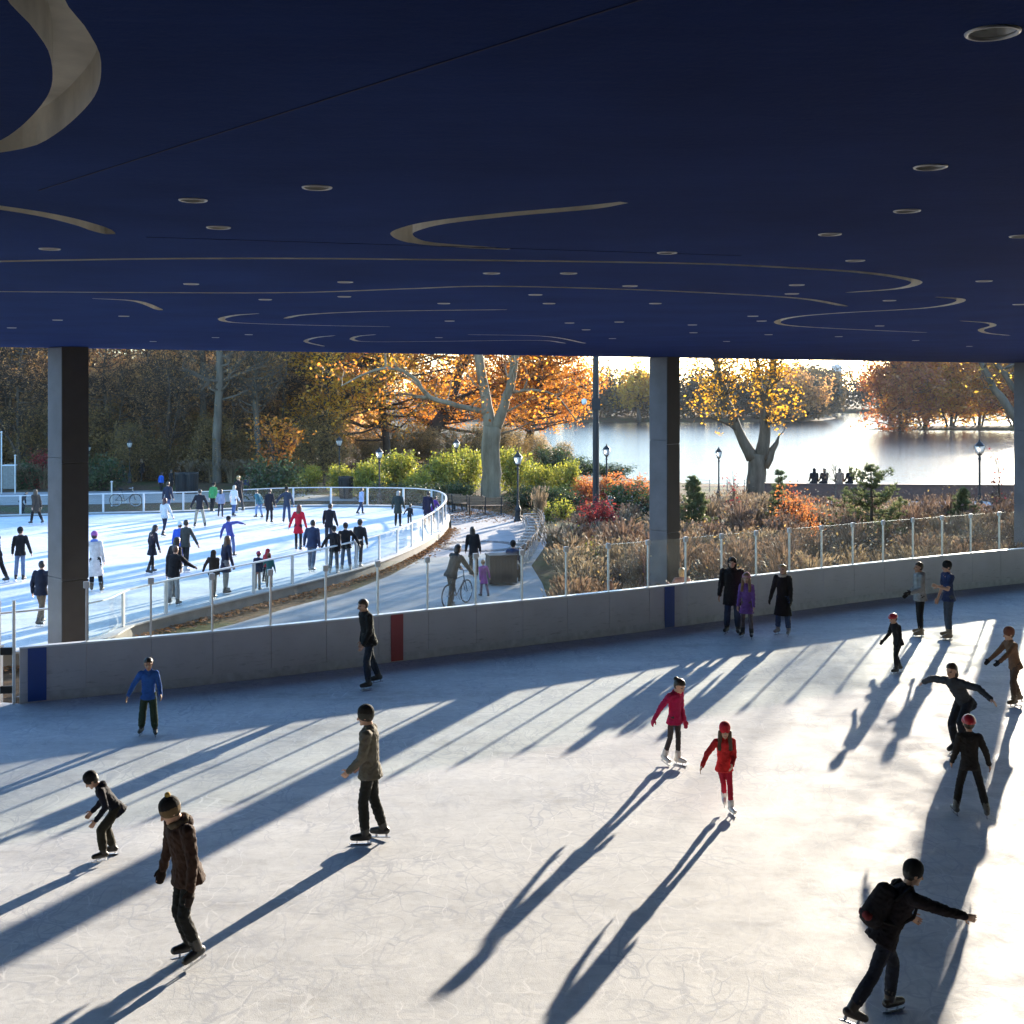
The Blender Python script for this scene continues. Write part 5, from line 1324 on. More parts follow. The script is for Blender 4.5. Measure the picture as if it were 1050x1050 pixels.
place(tallB, [(8, 90, 0, 1), (28, 97, 1, 1.1), (52, 104, 2.2, 1), (128, 101, 3, 1.05), (160, 108, 4, 1.1), (186, 118, 5, 1.1), (243, 108, .5, 1), (18, 84, 1.9, .62), (110, 86, .4, .6), (148, 88, 2.9, .7), (172, 84, 4.1, .55), (190, 90, 5.3, .66), (240, 86, 1.2, .6), (252, 92, 3.6, .72), (290, 88, 2.2, .6), (310, 92, 4.7, .66), (300, 104, 1.4, 1), (-25, 88, 2.6, 1.1), (-70, 95, 5.2, 1.1), (-120, 85, .7, 1.1)], 'bare_tree', tl, 'tree', 'tall bare trees in the wood')
lowA = bare_proto(63, 8, .11, 130, (3.2, 3.0, 4.0), 4.3, 9, 1.1, 45, 'lf_brown', 'bark_dark', tr=0.016, zmin=0.4, fork=3, lsize=.22)
lowB = bare_proto(64, 7, .09, 120, (3.2, 3.0, 3.4), 3.6, 8, 1.0, 60, 'lf_olive', 'bark_dark', tr=0.016, zmin=0.2, fork=3, lsize=.22)
rs = np.random.default_rng(77)
sp1 = [(px + rs.uniform(-8, 8), d + rs.uniform(-3, 3), rs.uniform(0, 6.3), rs.uniform(1.0, 1.45)) for d in (94, 112) for px in range(-60, 330, 40)]
place(lowA, sp1, 'thicket_tree', 'small twiggy brown tree crowded in the left hand wood', 'tree', 'twiggy brown trees in the wood')
sp2 = [(px + rs.uniform(-9, 9), 86 + rs.uniform(-3, 5), rs.uniform(0, 6.3), rs.uniform(0.42, 0.75)) for px in range(-40, 330, 30)]
sp2 += [(px + rs.uniform(-8, 8), 100 + rs.uniform(-4, 6), rs.uniform(0, 6.3), rs.uniform(0.32, 0.5)) for px in range(345, 590, 19)]
place(lowB, sp2, 'olive_thicket', 'low olive brown thicket growing under the trees beyond the oval', 'bush', 'olive thickets under the trees')
# the wood behind, one mass
rs = np.random.default_rng(90)
n = 40000
X = rs.uniform(-95, -14, n); Y = 124 + rs.uniform(0, 26, n) + 6 * np.sin(X * 0.13)
top = 10 + 2 * np.sin(X * 0.31) + 2 * np.sin(X * 0.83 + 1)
Z = -0.3 + top * rs.uniform(0, 1, n) ** 0.85
o = put('far_thicket', crown_mesh('far_thicket', M['lf_brown'], np.stack([X, Y, Z], 1), 0.62, rs)); o['kind'] = 'stuff'

# -- far shore woods
def shore_wood(seed, pts, n, size, hmin, hmax, depth, mat):
    rs = np.random.default_rng(seed); P_ = []
    L = [math.dist(a, b) for a, b in zip(pts, pts[1:])]; tot = sum(L)
    nb = int(tot / 0.8)
    for k in range(nb):
        s = rs.uniform(0, tot); i = 0
        while s > L[i]: s -= L[i]; i += 1
        t_ = s / L[i]; x = pts[i][0] * (1 - t_) + pts[i + 1][0] * t_; y = pts[i][1] * (1 - t_) + pts[i + 1][1] * t_
        dp = rs.uniform(0, depth); h = rs.uniform(hmin, hmax) * (0.75 + 0.25 * dp / depth); w_ = h * rs.uniform(0.24, 0.4)
        m = n // nb; v = rs.normal(size=(m, 3)); v /= np.linalg.norm(v, axis=1)[:, None]; v *= (rs.uniform(0, 1, m) ** 0.45)[:, None]
        P_.append(np.array([x, y + dp, h * 0.5 - 0.6]) + v * np.array([w_, w_, h * 0.56]))
    P_ = np.concatenate(P_); P_ = P_[P_[:, 2] > -1.3]
    return crown_mesh('far_wood', mat, P_, size, rs)
o = put('far_wood', shore_wood(101, [(-20, 262), (25, 261), (45, 261), (70, 267)], 56000, 0.75, 8.5, 13.5, 18, M['lf_far'])); o['kind'] = 'stuff'
o = put('far_wood', shore_wood(102, [(80, 300), (84, 345), (95, 353), (150, 358), (280, 356)], 62000, 0.95, 10, 16, 26, M['lf_far'])); o['kind'] = 'stuff'
d = 258
broad(111, 655, d, [hp_(655, 432, d, .5), hp_(655, 415, d, .4), hp_(656, 395, d, .3), hp_(657, 380, d, .1)], 0, 656, 6.2, (6, 5, 5.0), 60, 60, 'lf_gold', 'golden tree on the far shore between the mast and the middle column', lsize=0.7, zmin=1.5, sig=.6)
broad(112, 818, 262, [hp_(818, 430, 262, .5), hp_(818, 415, 262, .4), hp_(819, 395, 262, .3)], 0, 815, 4.6, (8, 5, 5.6), 60, 55, 'lf_brown', 'pale brown tree on the point of the far shore', lsize=0.7, zmin=.6, sig=.6)

# ------------------------------------------------------------------ shrubs
def shrub_proto(seed, w_, h, ncl, per, lsize, sig=0.16):
    rs = np.random.default_rng(seed)
    limbs = [[(0, 0, -.1, .05), (math.cos(a) * w_ * .3, math.sin(a) * w_ * .3, h * .4, .035), (math.cos(a) * w_ * .55, math.sin(a) * w_ * .55, h * .75, .015)] for a in np.arange(0, 6.28, 1.05) + rs.uniform(0, 1)]
    cl = ell_clusters(rs, ncl, (0, 0, h * .48), (w_, w_, h * .52), 0.3, 0.08)
    return tree_meshes(seed, limbs, cl, sig, per, lsize, 4, h * 0.2, 0.01, 0.02, 0.3)
def shrub(proto, leaf, spots, name, labels, group=None, lsize=0.15, bark='bark_dark', cat='shrub'):
    root = None
    for k, (px, d, rz, sc) in enumerate(spots):
        q = away(px, d); q.z = float(ground_z(q.x, d))
        lab = labels if isinstance(labels, str) else labels[k]
        if root is None:
            root = build_tree(name, lab, cat, q, (M[bark], M[leaf]), proto, lsize, group); root.rotation_euler.z = rz
            root.scale = (sc, sc, sc) if isinstance(sc, (int, float)) else sc
            for c in root.children:
                if c.name.startswith('trunk'): c.name = 'stems'; 
                else: c.name = 'foliage'
        else: dup(root, q, rz, sc, lab, group)
    return root
sA = shrub_proto(201, 1.5, 2.2, 70, 60, .15); 
shrub(sA, 'lf_lime', [(352, 72, 0, (.7, .7, .8)), (379, 70, 1, (.6, .6, .95)), (405, 74, 2, 1.1), (428, 70, 3, (.65, .6, .7)), (452, 73, 4, (.9, .9, 1.1)), (478, 76, 5, (1.0, .8, 1.15)), (528, 74, .5, (.9, .8, 1.2)), (554, 72, 1.5, (.75, .7, .8)), (580, 71, 2.5, (.7, .6, .95)), (316, 75, 3.5, (.6, .6, .7))], 'shrub', 'yellow green shrub in the long bed behind the plane tree', 'yellow green shrubs behind the path', .16)
sB = shrub_proto(202, 1.5, 1.7, 60, 60, .13)
shrub(sB, 'lf_green', [(100, 76, 0, 1.15), (281, 70, 1, 1.25), (36, 78, 2, 1.0), (66, 80, 2, 1.1), (400, 67.5, 3, (1.2, .8, .62)), (440, 67.5, 4, (1.2, .8, .62)), (470, 67.8, 5, (1.2, .8, .62)), (545, 66, 1, (1.2, .8, .62)), (575, 65, 2, (1.2, .8, .62)), (646, 58, 3, 1.05), (566, 93, 1, 1.1), (592, 95, 2, (1.6, 1.2, .75)), (622, 96, 3, (1.5, 1.2, .6))], 'evergreen_shrub',
      ['broad dark evergreen shrub right of the left column', 'bushy dark green shrub close behind the oval fence', 'rounded dark shrub near the grey cabinet', 'dark evergreen mound just left of the column'] + ['low dark hedge plant in front of the yellow green shrubs'] * 5 + ['leafy green shrub between mast and middle column', 'dark waterside shrub under the last orange tree', 'dark waterside shrub left of the mast', 'low dark waterside shrub right behind the mast'], None, .14)
for o in [x for x in COL.objects if x.name.startswith('evergreen_shrub') and str(x.get('label', '')).startswith('low dark hedge')]: o['group'] = 'low dark hedge plants'
sC = shrub_proto(203, 1.2, 1.6, 46, 60, .13)
shrub(sC, 'lf_rust', [(672 - 22, 66, 0, 1.0), (628, 68, 1, 1.0), (602, 70, 2, .8)], 'orange_shrub', ['small orange shrub nearest the middle column', 'largest orange shrub behind the black mast', 'orange shrub left of the mast at the water'], None, .15)
sD = shrub_proto(204, 0.75, 1.9, 40, 46, .11)
shrub(sD, 'lf_red', [(612, 51, 0, .95), (43, 78, 1, 1.2)], 'red_shrub', ['crimson shrub at the foot of the black mast', 'crimson shrub beside the left column'], None, .12)
shrub(shrub_proto(205, .6, 1.1, 24, 40, .1), 'lf_lime', [(578, 60, 0, .85), (560, 58.5, 2, .8), (610, 42.5, 1, .9), (590, 47, 3, .8)], 'yellow_shrub', ['small yellow shrub below the orange ones', 'little yellow shrub beside the lamp by the promenade', 'low yellow shrub among grasses behind the glass', 'pale yellow shrub left of the crimson one'], None, .11)
shrub(shrub_proto(206, .55, 1.9, 34, 40, .09), 'lf_rust', [(812, 52, 0, 1.15), (826, 50, 2, .9)], 'russet_shrub', ['upright russet shrub right of the old yellow tree', 'smaller russet shrub nearest the spreading pine'], None, .1)
# thin saplings with a few red leaves
for k, (px, d, h, lab) in enumerate(((752, 58, 2.6, 'thin sapling with a few red leaves beside the lakeside lamp'), (1024, 58, 3.4, 'thin red leaved sapling beside the right hand column'), (810, 62, .9, 'stubby red topped plant on the lake walkway'))):
    px = 932 if k == 2 and False else px
    o = away(px, d); o.z = float(ground_z(o.x, d)); rs = np.random.default_rng(300 + k)
    limbs = [[(0, 0, 0, .035), (.05, 0, h * .5, .025), (-.04, 0, h, .01)]]
    cl = ell_clusters(rs, 12, (0, 0, h * .66), (.5, .5, h * .38), 0.2)
    build_tree('sapling', lab, 'sapling', o, (M['bark_dark'], M['lf_red']), tree_meshes(300 + k, limbs, cl, .1, 8, .12, 3, .35, .008, .02), .13)
o = away(856, 66); o.z = -.5
build_tree('sapling', 'bare pale sapling in front of the people on the lake wall', 'sapling', o, (M['bark_grey'], M['lf_straw']), tree_meshes(310, [[(0, 0, 0, .04), (.05, 0, 1.5, .03), (0, 0, 2.6, .012)]], ell_clusters(np.random.default_rng(310), 12, (0, 0, 2.0), (.7, .6, .9), .2), .1, 3, .08, 4, .6, .009, .02), .08)

# ------------------------------------------------------------------ pines
def pine(seed, px, d, h, w_, tiers, label, dense=1.0, rnd=1.0):
    o = away(px, d); o.z = float(ground_z(o.x, d)); rs = np.random.default_rng(seed); mb = MB(); P_ = []
    mb.tube([(0, 0, -.1), (.04, .02, h * .5), (0, 0, h)], [.09, .06, .015], 7)
    for k in range(tiers):
        f = k / (tiers - 1); z = h * (0.06 + 0.88 * f); Lb = w_ * (1 - f ** rnd) ** 0.75 * rs.uniform(.8, 1.1) + .18
        nbr = int(6 + 4 * (1 - f))
        for j in range(nbr):
            a = rs.uniform(0, 6.28); l_ = Lb * rs.uniform(.6, 1.1); p0 = Vector((0, 0, z)); p1 = Vector((math.cos(a) * l_ * .6, math.sin(a) * l_ * .6, z + l_ * .12)); p2 = Vector((math.cos(a) * l_, math.sin(a) * l_, z + l_ * .42))
            mb.tube([p0, p1, p2], [.022, .015, .008], 4, caps=False)
            for q in range(int((5 + l_ * 5) * dense)):
                t_ = rs.uniform(.25, 1.0); c = p0.lerp(p1, t_ / .6) if t_ < .6 else p1.lerp(p2, (t_ - .6) / .4)
                c = c + Vector(rs.normal(size=3) * .07)
                m = 16; v = rs.normal(size=(m, 3)); v[:, 2] = np.abs(v[:, 2]) + .3; v /= np.linalg.norm(v, axis=1)[:, None]
                P_.append((np.array(c), v * rs.uniform(.09, .17)))
    V = []
    for c, v in P_:
        s_ = np.cross(v, np.array([.3, .5, .8])); s_ /= np.linalg.norm(s_, axis=1)[:, None] + 1e-9; s_ *= .011
        V.append(np.stack([c - s_, c + s_, c + v + s_ * .6, c + v - s_ * .6], 1).reshape(-1, 3))
    V = np.concatenate(V)
    t_ = thing('pine_tree', label, 'pine tree', o)
    put('trunk', mb.mesh('trunk', M['bark_mid'], True), t_); put('crown', mesh_np('crown', V, np.arange(len(V)).reshape(-1, 4), [M['lf_pine']]), t_)
pine(401, 893, 49, 3.3, 1.6, 9, 'spreading young pine in the planting beyond the glass', 1.2, 3.0)
pine(402, 711, 52, 2.6, 0.75, 11, 'narrow dense young pine right of the middle column', 1.5)
pine(403, 990, 52, 2.1, 0.75, 8, 'small dark pine below the lamp by the walkway', 1.3)
pine(404, 798, 56, 2.7, .4, 8, 'thin young pine beside the old yellow tree', .9)

# ------------------------------------------------------------------ ornamental grasses and dry perennials
def grass_proto(seed, n, h, spread, width, plume, mat):
    rs = np.random.default_rng(seed); V, Q = [], []
    for k in range(n):
        a = rs.uniform(0, 6.28); r0 = abs(rs.normal()) * .1; l_ = h * rs.uniform(.6, 1.1); out = spread * rs.uniform(.15, 1) ; d_ = np.array([math.cos(a), math.sin(a), 0])
        sd_ = np.array([-d_[1], d_[0], 0]) * width
        pts = [d_ * r0, d_ * (r0 + out * .25) + np.array([0, 0, l_ * .55]), d_ * (r0 + out * .65) + np.array([0, 0, l_ * .9]), d_ * (r0 + out) + np.array([0, 0, l_ * (1.0 - .15 * out)])]
        ws = [.7, 1, .8, .25]; b = len(V)
        for p, w_ in zip(pts, ws): V += [p - sd_ * w_, p + sd_ * w_]
        for i in range(3): Q.append((b + 2 * i, b + 2 * i + 1, b + 2 * i + 3, b + 2 * i + 2))
        if rs.uniform() < plume:
            for j in range(3):
                b = len(V); ax_ = rs.normal(size=3); ax_ /= np.linalg.norm(ax_); c = pts[3] + np.array([0, 0, .03 * j]); e = rs.normal(size=3) * .02
                V += [c - ax_ * width * 1.3, c + d_ * .05 + np.array([0, 0, .07]), c + ax_ * width * 1.3 + e, c - d_ * .03 - np.array([0, 0, .07])]; Q.append((b, b + 1, b + 2, b + 3))
    return mesh_np('ornamental_grass', np.array(V), np.array(Q), [mat])
gms = [grass_proto(501, 170, 1.25, .55, .012, .7, M['lf_straw']), grass_proto(502, 150, 1.5, .6, .012, .6, M['lf_straw2']), grass_proto(503, 160, 0.95, .6, .013, .5, M['lf_straw']), grass_proto(504, 140, 1.15, .35, .012, .9, M['lf_straw2'])]
rs = np.random.default_rng(55)
glab = ['pale straw coloured ornamental grass clump in the planting behind the glass', 'tall russet ornamental grass clump in the planting behind the glass', 'short straw coloured grass clump in the planting behind the glass', 'upright russet plumed grass clump in the planting behind the glass']
ggrp = ['pale straw grass clumps', 'tall russet grass clumps', 'short straw grass clumps', 'upright plumed grass clumps']
def in_bed(x, y):
    if y > 62.5 or y < 31: return False
    bx = np.interp(x, [p.x for p in BPATH], [p.y for p in BPATH])
    if y < bx + 1.1: return False
    lim = np.interp(y, [31, 34, 37, 40, 44, 47, 50, 53, 58, 63], [1.5, 1.3, 1.45, 1.4, 1.2, 1.7, 2.2, 3.0, 6.0, 8.0])
    return lim < x < 30
cnt = 0; tries = 0; pts_b = []
while cnt < 205 and tries < 6000:
    tries += 1
    x, y = rs.uniform(1, 28), rs.uniform(31, 62)
    if not in_bed(x, y) or any((x - a) ** 2 + (y - b) ** 2 < .75 for a, b in pts_b): continue
    if (x - 4.45) ** 2 + (y - 35.1) ** 2 < 1: continue
    px = CX + x / y * F
    if px > 1060: continue
    zone = math.sin(x * .55 + 1.2) + math.sin(y * .33 + x * .2)
    k = (0 if zone > .6 else 1 if zone > -.1 else 3 if zone > -.8 else 2)
    if rs.uniform() < .25: k = int(rs.integers(4))
    o = put('ornamental_grass', gms[k], None, (x, y, float(ground_z(x, y)) - .02)); tag(o, glab[k], 'grass clump', ggrp[k]); o['kind'] = 'thing'
    o.rotation_euler.z = rs.uniform(0, 6.3); s_ = rs.uniform(.75, 1.15); o.scale = (s_ * rs.uniform(.95, 1.25), s_ * rs.uniform(.95, 1.25), s_)
    pts_b.append((x, y)); cnt += 1
for px, py in ((22, 503), (12, 502), (34, 503), (-5, 502), (212, 497), (232, 497), (252, 497), (190, 497), (553, 540)):
    q = at(px, py, -.3); q.y += 1.5 if px < 500 else -.5
    o = put('ornamental_grass', gms[0], None, (q.x, q.y, -.32)); tag(o, 'tawny grass clump on the far side of the path' if px < 500 else 'single tall tawny grass clump by the curved bench', 'grass clump', 'tawny grass clumps beyond the path' if px < 500 else None); o['kind'] = 'thing'
    o.scale = (1.6, 1.6, 1.15) if px < 500 else (.8, .8, 1.4); o.rotation_euler.z = px
# seed heads, stems and low leaves between the clumps
P_ = []
for k in range(26000):
    x, y = rs.uniform(1, 29), rs.uniform(31, 62)
    if in_bed(x, y) and CX + x / y * F < 1075: P_.append((x, y, float(-.3 - .2 * min(max((y - 48) / 14, 0), 1)) + abs(rs.normal()) * .34 * (1.2 + math.sin(x * 1.1) * math.cos(y * .9))))
P_ = np.array(P_)
o = put('perennials', crown_mesh('perennials', M['lf_seed'], P_, .16, rs)); o['kind'] = 'stuff'
P2 = P_[rs.integers(len(P_), size=5000)] + np.array([0, 0, .25])
o = put('perennial_leaves', crown_mesh('perennial_leaves', M['lf_olive'], P2, .10, rs)); o['kind'] = 'stuff'
P3 = P_[rs.integers(len(P_), size=2600)] + np.array([0, 0, .5])
o = put('white_seed_heads', crown_mesh('white_seed_heads', leafmat('pale_seed_heads', [(0, (.3, .25, .17)), (1, (.62, .55, .42))], .4), P3, .075, rs)); o['kind'] = 'stuff'

# fallen leaves: by the kerb of the oval and under the plane tree
P_ = []
for i, p in enumerate(OPATH[:-1]):
    if -14 < p.x < -2.9 and 26 < p.y < 55:
        tg = (OPATH[i + 1] - p).normalized(); nr = Vector((tg.y, -tg.x, 0))
        for k in range(42):
            q = p + nr * (0.32 + abs(rs.normal()) * .24) + tg * rs.uniform(-.3, .3); P_.append((q.x, q.y, -.245 + rs.uniform(0, .035)))
for k in range(6500):
    q = Vector((away(510, 64).x + rs.normal() * 3.6, 62.5 + rs.normal() * 3.0, 0)); 
    if q.y > 57.6: P_.append((q.x, q.y, float(ground_z(q.x, q.y)) + .02 + rs.uniform(0, .04)))
o = put('fallen_leaves', crown_mesh('fallen_leaves', leafmat('fallen_leaf', [(0, (.12, .06, .03)), (.5, (.3, .14, .05)), (1, (.46, .26, .1))], .2), np.array(P_), .12, rs, up=2.5)); o['kind'] = 'stuff'

# darker leafy perennials close behind the glass
rs = np.random.default_rng(66); sp_ = []
while len(sp_) < 26:
    x, y = rs.uniform(2, 20), rs.uniform(32, 47)
    if in_bed(x, y) and y < np.interp(x, [p.x for p in BPATH], [p.y for p in BPATH]) + 6.5 and (x - 4.45) ** 2 + (y - 35.1) ** 2 > 1.6: sp_.append((CX + x / y * F, y, rs.uniform(0, 6.3), (rs.uniform(.45, .7), rs.uniform(.45, .7), rs.uniform(.4, .75))))
shrub(shrub_proto(207, 1.5, 1.6, 50, 50, .12), 'lf_seed', sp_, 'perennial_bush', 'dark brown seeded perennial bush close behind the glass', 'dark perennial bushes behind the glass', .1)
# ------------------------------------------------------------------ street furniture
M['lamp_glass'] = plain('frosted_lamp_glass', (0.86, 0.85, 0.80), 0.3, 0, 0.03, 5, 0.02)
_n = M['lamp_glass'].node_tree
for nd in _n.nodes:
    if nd.type == 'BSDF_PRINCIPLED': nd.inputs['Transmission Weight'].default_value = 0.35; nd.inputs['Roughness'].default_value = 0.5
def lamp(loc, label):
    t_ = thing('street_lamp', label, 'street lamp', loc, 0, None)
    mb = MB(); mb.lathe([(.2, 0), (.2, .1), (.15, .16), (.13, .5), (.16, .56), (.15, .66), (.075, .8), (.06, .95), (.075, 1.0), (.052, 1.06), (.045, 2.55), (.075, 2.6), (.05, 2.66), (.05, 2.75), (.12, 2.8), (.12, 2.83)], 14)
    mb.put('post', M['dark_metal'], t_, smooth=False)
    mb = MB(); mb.lathe([(.11, 2.835), (.16, 2.95), (.215, 3.12), (.2, 3.18)], 14); mb.put('lamp_glass', M['lamp_glass'], t_, smooth=True)
    mb = MB(); mb.lathe([(.235, 3.183), (.23, 3.2), (.15, 3.28), (.09, 3.36), (.04, 3.4), (.035, 3.46), (.01, 3.5)], 14); mb.put('lamp_cap', M['dark_metal'], t_)
    for k in range(4):
        a = k * math.pi / 2 + .4; mb = MB(); mb.bar((math.cos(a) * .135, math.sin(a) * .135, 2.83), (math.cos(a) * .235, math.sin(a) * .235, 3.19), .02, .02); mb.put('cage_bar', M['dark_metal'], t_)
    return t_
lp = None
for px, d, hy, lab in ((531, 58.5, 462, 'black street lamp standing by the promenade right of the plane tree'), (389, 66, 458, 'black street lamp in the green shrubs beyond the oval fence'), (468, 76, 449, 'street lamp half hidden by leaves left of the plane tree'),
        (348, 79, 447, 'street lamp beside the trunk of the golden tree'), (179.5, 96, 437, 'street lamp under the bare trees with a pale lantern'), (133, 82, 450, 'dark street lamp below the low orange tree'), (91, 84, 455, 'street lamp peeping out beside the left column'),
        (622, 68, 455, 'street lamp just right of the black mast'), (737, 70, 458, 'lakeside street lamp left of the old yellow tree'), (1004.5, 62.5, 450, 'street lamp on the lake walkway near the right column')):
    q = away(px, d); q.z = float(ground_z(q.x, d))
    topz = HC - (hy - YH) * d / F; sc = (topz - q.z) / 3.5
    if lp is None: lp = lamp(q, lab); lp.scale = (sc, sc, sc); lp['group'] = 'park street lamps'
    else: dup(lp, q, px, sc, lab)
# black mast with a camera
q = away(611, 54); q.z = float(ground_z(q.x, 54))
ms = thing('mast', 'tall black mast with a small camera arm between the crimson shrub and the water', 'mast', q)
mb = MB(); mb.tube([(0, 0, 0), (0, 0, 9.5)], [.15, .13], 14); mb.put('pole', M['dark_metal'], ms)
mb = MB(); zc = HC - (412 - YH) * 54 / F - q.z; mb.bar((0, 0, zc), (-.5, -.1, zc + .12), .05, .05); mb.box((0, 0, zc - .1), (.36, .36, .5)); mb.put('bracket', M['dark_metal'], ms)
mb = MB(); mb.lathe([(.02, .14), (.1, .12), (.12, .02), (.1, -.08), (.05, -.13)], 12, (-.52, -.1, zc)); mb.put('camera_dome', M['white_paint'], ms, smooth=True)
# park benches
def bench(loc, rz, label, group=None):
    t_ = thing('park_bench', label, 'bench', loc, rz, group)
    mb = MB()
    for k in range(4): mb.box((0, -.2 + k * .12, .45), (1.8, .1, .035))
    mb.put('seat', M['wood'], t_)
    mb = MB()
    for k in range(3): mb.box((0, .28 + k * .03, .56 + k * .13), (1.8, .03, .1))
    mb.put('backrest', M['wood'], t_)
    for x in (-.8, 0, .8):
        mb = MB(); mb.bar((x, -.22, 0), (x, -.22, .43), .05, .05); mb.bar((x, .2, 0), (x, .36, .92), .05, .05); mb.bar((x, -.22, .41), (x, .22, .41), .05, .04); mb.bar((x, -.24, .64), (x, .28, .64), .05, .03); mb.bar((x, -.22, .43), (x, -.24, .63), .04, .04)
        mb.put('leg', M['dark_metal'], t_)
    return t_
b0 = None
for k, (px, py, rz, lab, g) in enumerate(((268, 502, 3.1, 'park bench on the far path, first of the row of three', None), (300, 502.5, 3.12, 'middle bench of the row of three on the far path', None), (333, 503.5, 3.14, 'park bench of the row of three, nearest the litter bin', None),
        (462, 525, 2.6, 'slatted bench at the bend by the round end of the oval', None), (480, 527.5, 2.9, 'slatted bench in front of the plane tree, middle of three', None), (497, 530, 3.2, 'slatted bench beside the lamp by the plane tree', None))):
    q = at(px, py, -.28); q.z = -.27
    if k > 2: q.y += 1.0
    if b0 is None: b0 = bench(q, rz, lab)
    else: dup(b0, q, rz, 1.0, lab)
# the long curved bench
c_pts = [at(x, y, -.26) for x, y in ((531, 588), (543, 577), (553, 562), (556, 551), (553, 543), (547, 538))]
cp = smooth_path([(p.x, p.y, 0) for p in c_pts], .25)
cb = thing('curved_bench', 'long curved slatted bench with pale metal frames along the planting', 'bench', (0, 0, 0))
mb = MB()
for k in range(4): mb.sweep(cp, [(.15 + k * .13, .15), (.26 + k * .13, .15), (.26 + k * .13, .19), (.15 + k * .13, .19)])
mb.put('seat', M['wood'], cb)
mb = MB()
for k in range(3): mb.sweep(cp, [(.02 - k * .03, .28 + k * .12), (.05 - k * .03, .28 + k * .12), (.05 - k * .03, .37 + k * .12), (.02 - k * .03, .37 + k * .12)])
mb.put('backrest', M['wood'], cb)
for r_ in split_path(cp, 1.1):
    p = r_[0]; tg = (r_[1] - r_[0]).normalized(); nr = Vector((-tg.y, tg.x, 0)); mb = MB()
    A = lambda o_, z: (p.x + nr.x * o_, p.y + nr.y * o_, z)
    mb.bar(A(.1, -.3), A(-.1, .62), .06, .05); mb.bar(A(.62, -.3), A(.62, .14), .06, .05); mb.bar(A(.06, .13), A(.66, .13), .06, .04); mb.bar(A(0, .36), A(.6, .36), .06, .03); mb.bar(A(.6, .15), A(.6, .37), .05, .03)
    mb.put('frame', M['alu'], cb)
# dark bench-height bin enclosure with slatted sides on the promenade
q = at(514, 599, -.26)
be = thing('bin_enclosure', 'dark slatted bin enclosure on the promenade in front of the seated person', 'litter bin', q, 0.25)
mb = MB()
for k in range(9): mb.box((-.4 + k * .1, -.3, .5), (.085, .025, .86)); mb.box((-.4 + k * .1, .3, .5), (.085, .025, .86))
for k in range(6): mb.box((-.44, -.25 + k * .1, .5), (.025, .085, .86)); mb.box((.44, -.25 + k * .1, .5), (.025, .085, .86))
mb.put('slats', M['dark_metal'], be)
mb = MB(); mb.box((0, 0, .5), (.84, .56, .8)); mb.put('liner', M['rubber'], be)
mb = MB(); mb.box((0, 0, .955), (.95, .68, .05)); mb.put('lid', M['dark_metal'], be, bevel=.01)
# round litter bins on the far path
lb = None
for px, py, lab in ((187, 506, 'dark round litter bin on the far path, one of a pair'), (196, 506, 'dark round litter bin with a pale bag edge beside its twin'), (355, 511, 'dark litter bin behind the oval fence near the benches')):
    q = at(px, py, -.26)
    if lb is None:
        lb = thing('litter_bin', lab, 'litter bin', q)
        mb = MB(); mb.lathe([(.3, 0), (.3, .04), (.27, .05), (.33, .9), (.36, .92), (.36, 1.0), (.3, 1.0), (.26, .6)], 18); mb.put('body', M['dark_metal'], lb)
        mb = MB()
        for k in range(18): a = k * math.pi / 9; mb.bar((math.cos(a) * .3, math.sin(a) * .3, .06), (math.cos(a) * .352, math.sin(a) * .352, .9), .03, .02)
        mb.put('slats', M['dark_metal'], lb)
        lb.scale = (1.25, 1.25, 1.25)
    else: dup(lb, q, .3, 1.25, lab)
# bicycles
def bicycle(loc, rz, label):
    t_ = thing('bicycle', label, 'bicycle', loc, rz)
    for y, in ((-.53,), (.53,)):
        mb = MB(); mb.torus((0, y, .345), (1, 0, 0), .33, .017, 32, 6); w_ = mb.put('wheel', M['rubber'], t_, smooth=True)
        mb = MB(); mb.torus((0, y, .345), (1, 0, 0), .305, .009, 32, 5)
        for k in range(14): a = k * math.pi / 7; mb.bar((0, y, .345), (0, y + math.cos(a) * .305, .345 + math.sin(a) * .305), .004, .004)
        mb.tube([(-.04, y, .345), (.04, y, .345)], .02, 8); mb.put('rim', M['steel'], w_)
    mb = MB(); bb, st_, hd_, ra, fa = (0, -.05, .3), (0, -.2, .78), (0, .38, .82), (0, -.53, .345), (0, .53, .345)
    for a, b in ((bb, st_), (bb, (0, .41, .7)), (st_, hd_), (bb, ra), (ra, (0, -.19, .74)), (hd_, (0, .41, .68))): mb.tube([a, b], .016, 8)
    for x in (-.04, .04): mb.tube([(x, .41, .68), (x, .46, .5), (x, .53, .345)], .012, 6)
    mb.put('frame', plain('bike_paint', (.05, .055, .06), .3, .2), t_)
    mb = MB(); mb.tube([(0, .38, .82), (0, .36, .98)], .014, 8); mb.tube([(-.28, .25, 1.0), (-.2, .36, .99), (0, .38, .98), (.2, .36, .99), (.28, .25, 1.0)], .013, 8); mb.put('handlebar', M['steel'], t_)
    mb = MB(); mb.tube([(0, -.2, .78), (0, -.22, .9)], .013, 8); mb.tube([(0, -.36, .93), (0, -.24, .925), (0, -.1, .915)], [.075, .055, .02], 8); mb.put('saddle', M['rubber'], t_)
    mb = MB(); mb.torus((.05, -.05, .3), (1, 0, 0), .09, .006, 20, 5); mb.bar((.06, -.05, .3), (.06, .05, .18), .02, .02); mb.bar((-.06, -.05, .3), (-.06, -.15, .42), .02, .02); mb.box((.11, .05, .175), (.09, .07, .02)); mb.box((-.11, -.15, .425), (.09, .07, .02)); mb.put('crank', M['steel'], t_)
    return t_
q = at(464, 623, -.26); bk = bicycle((q.x + .12, q.y + .35, -.26), R(-28), 'dark bicycle the olive jacketed cyclist stands over on the promenade')
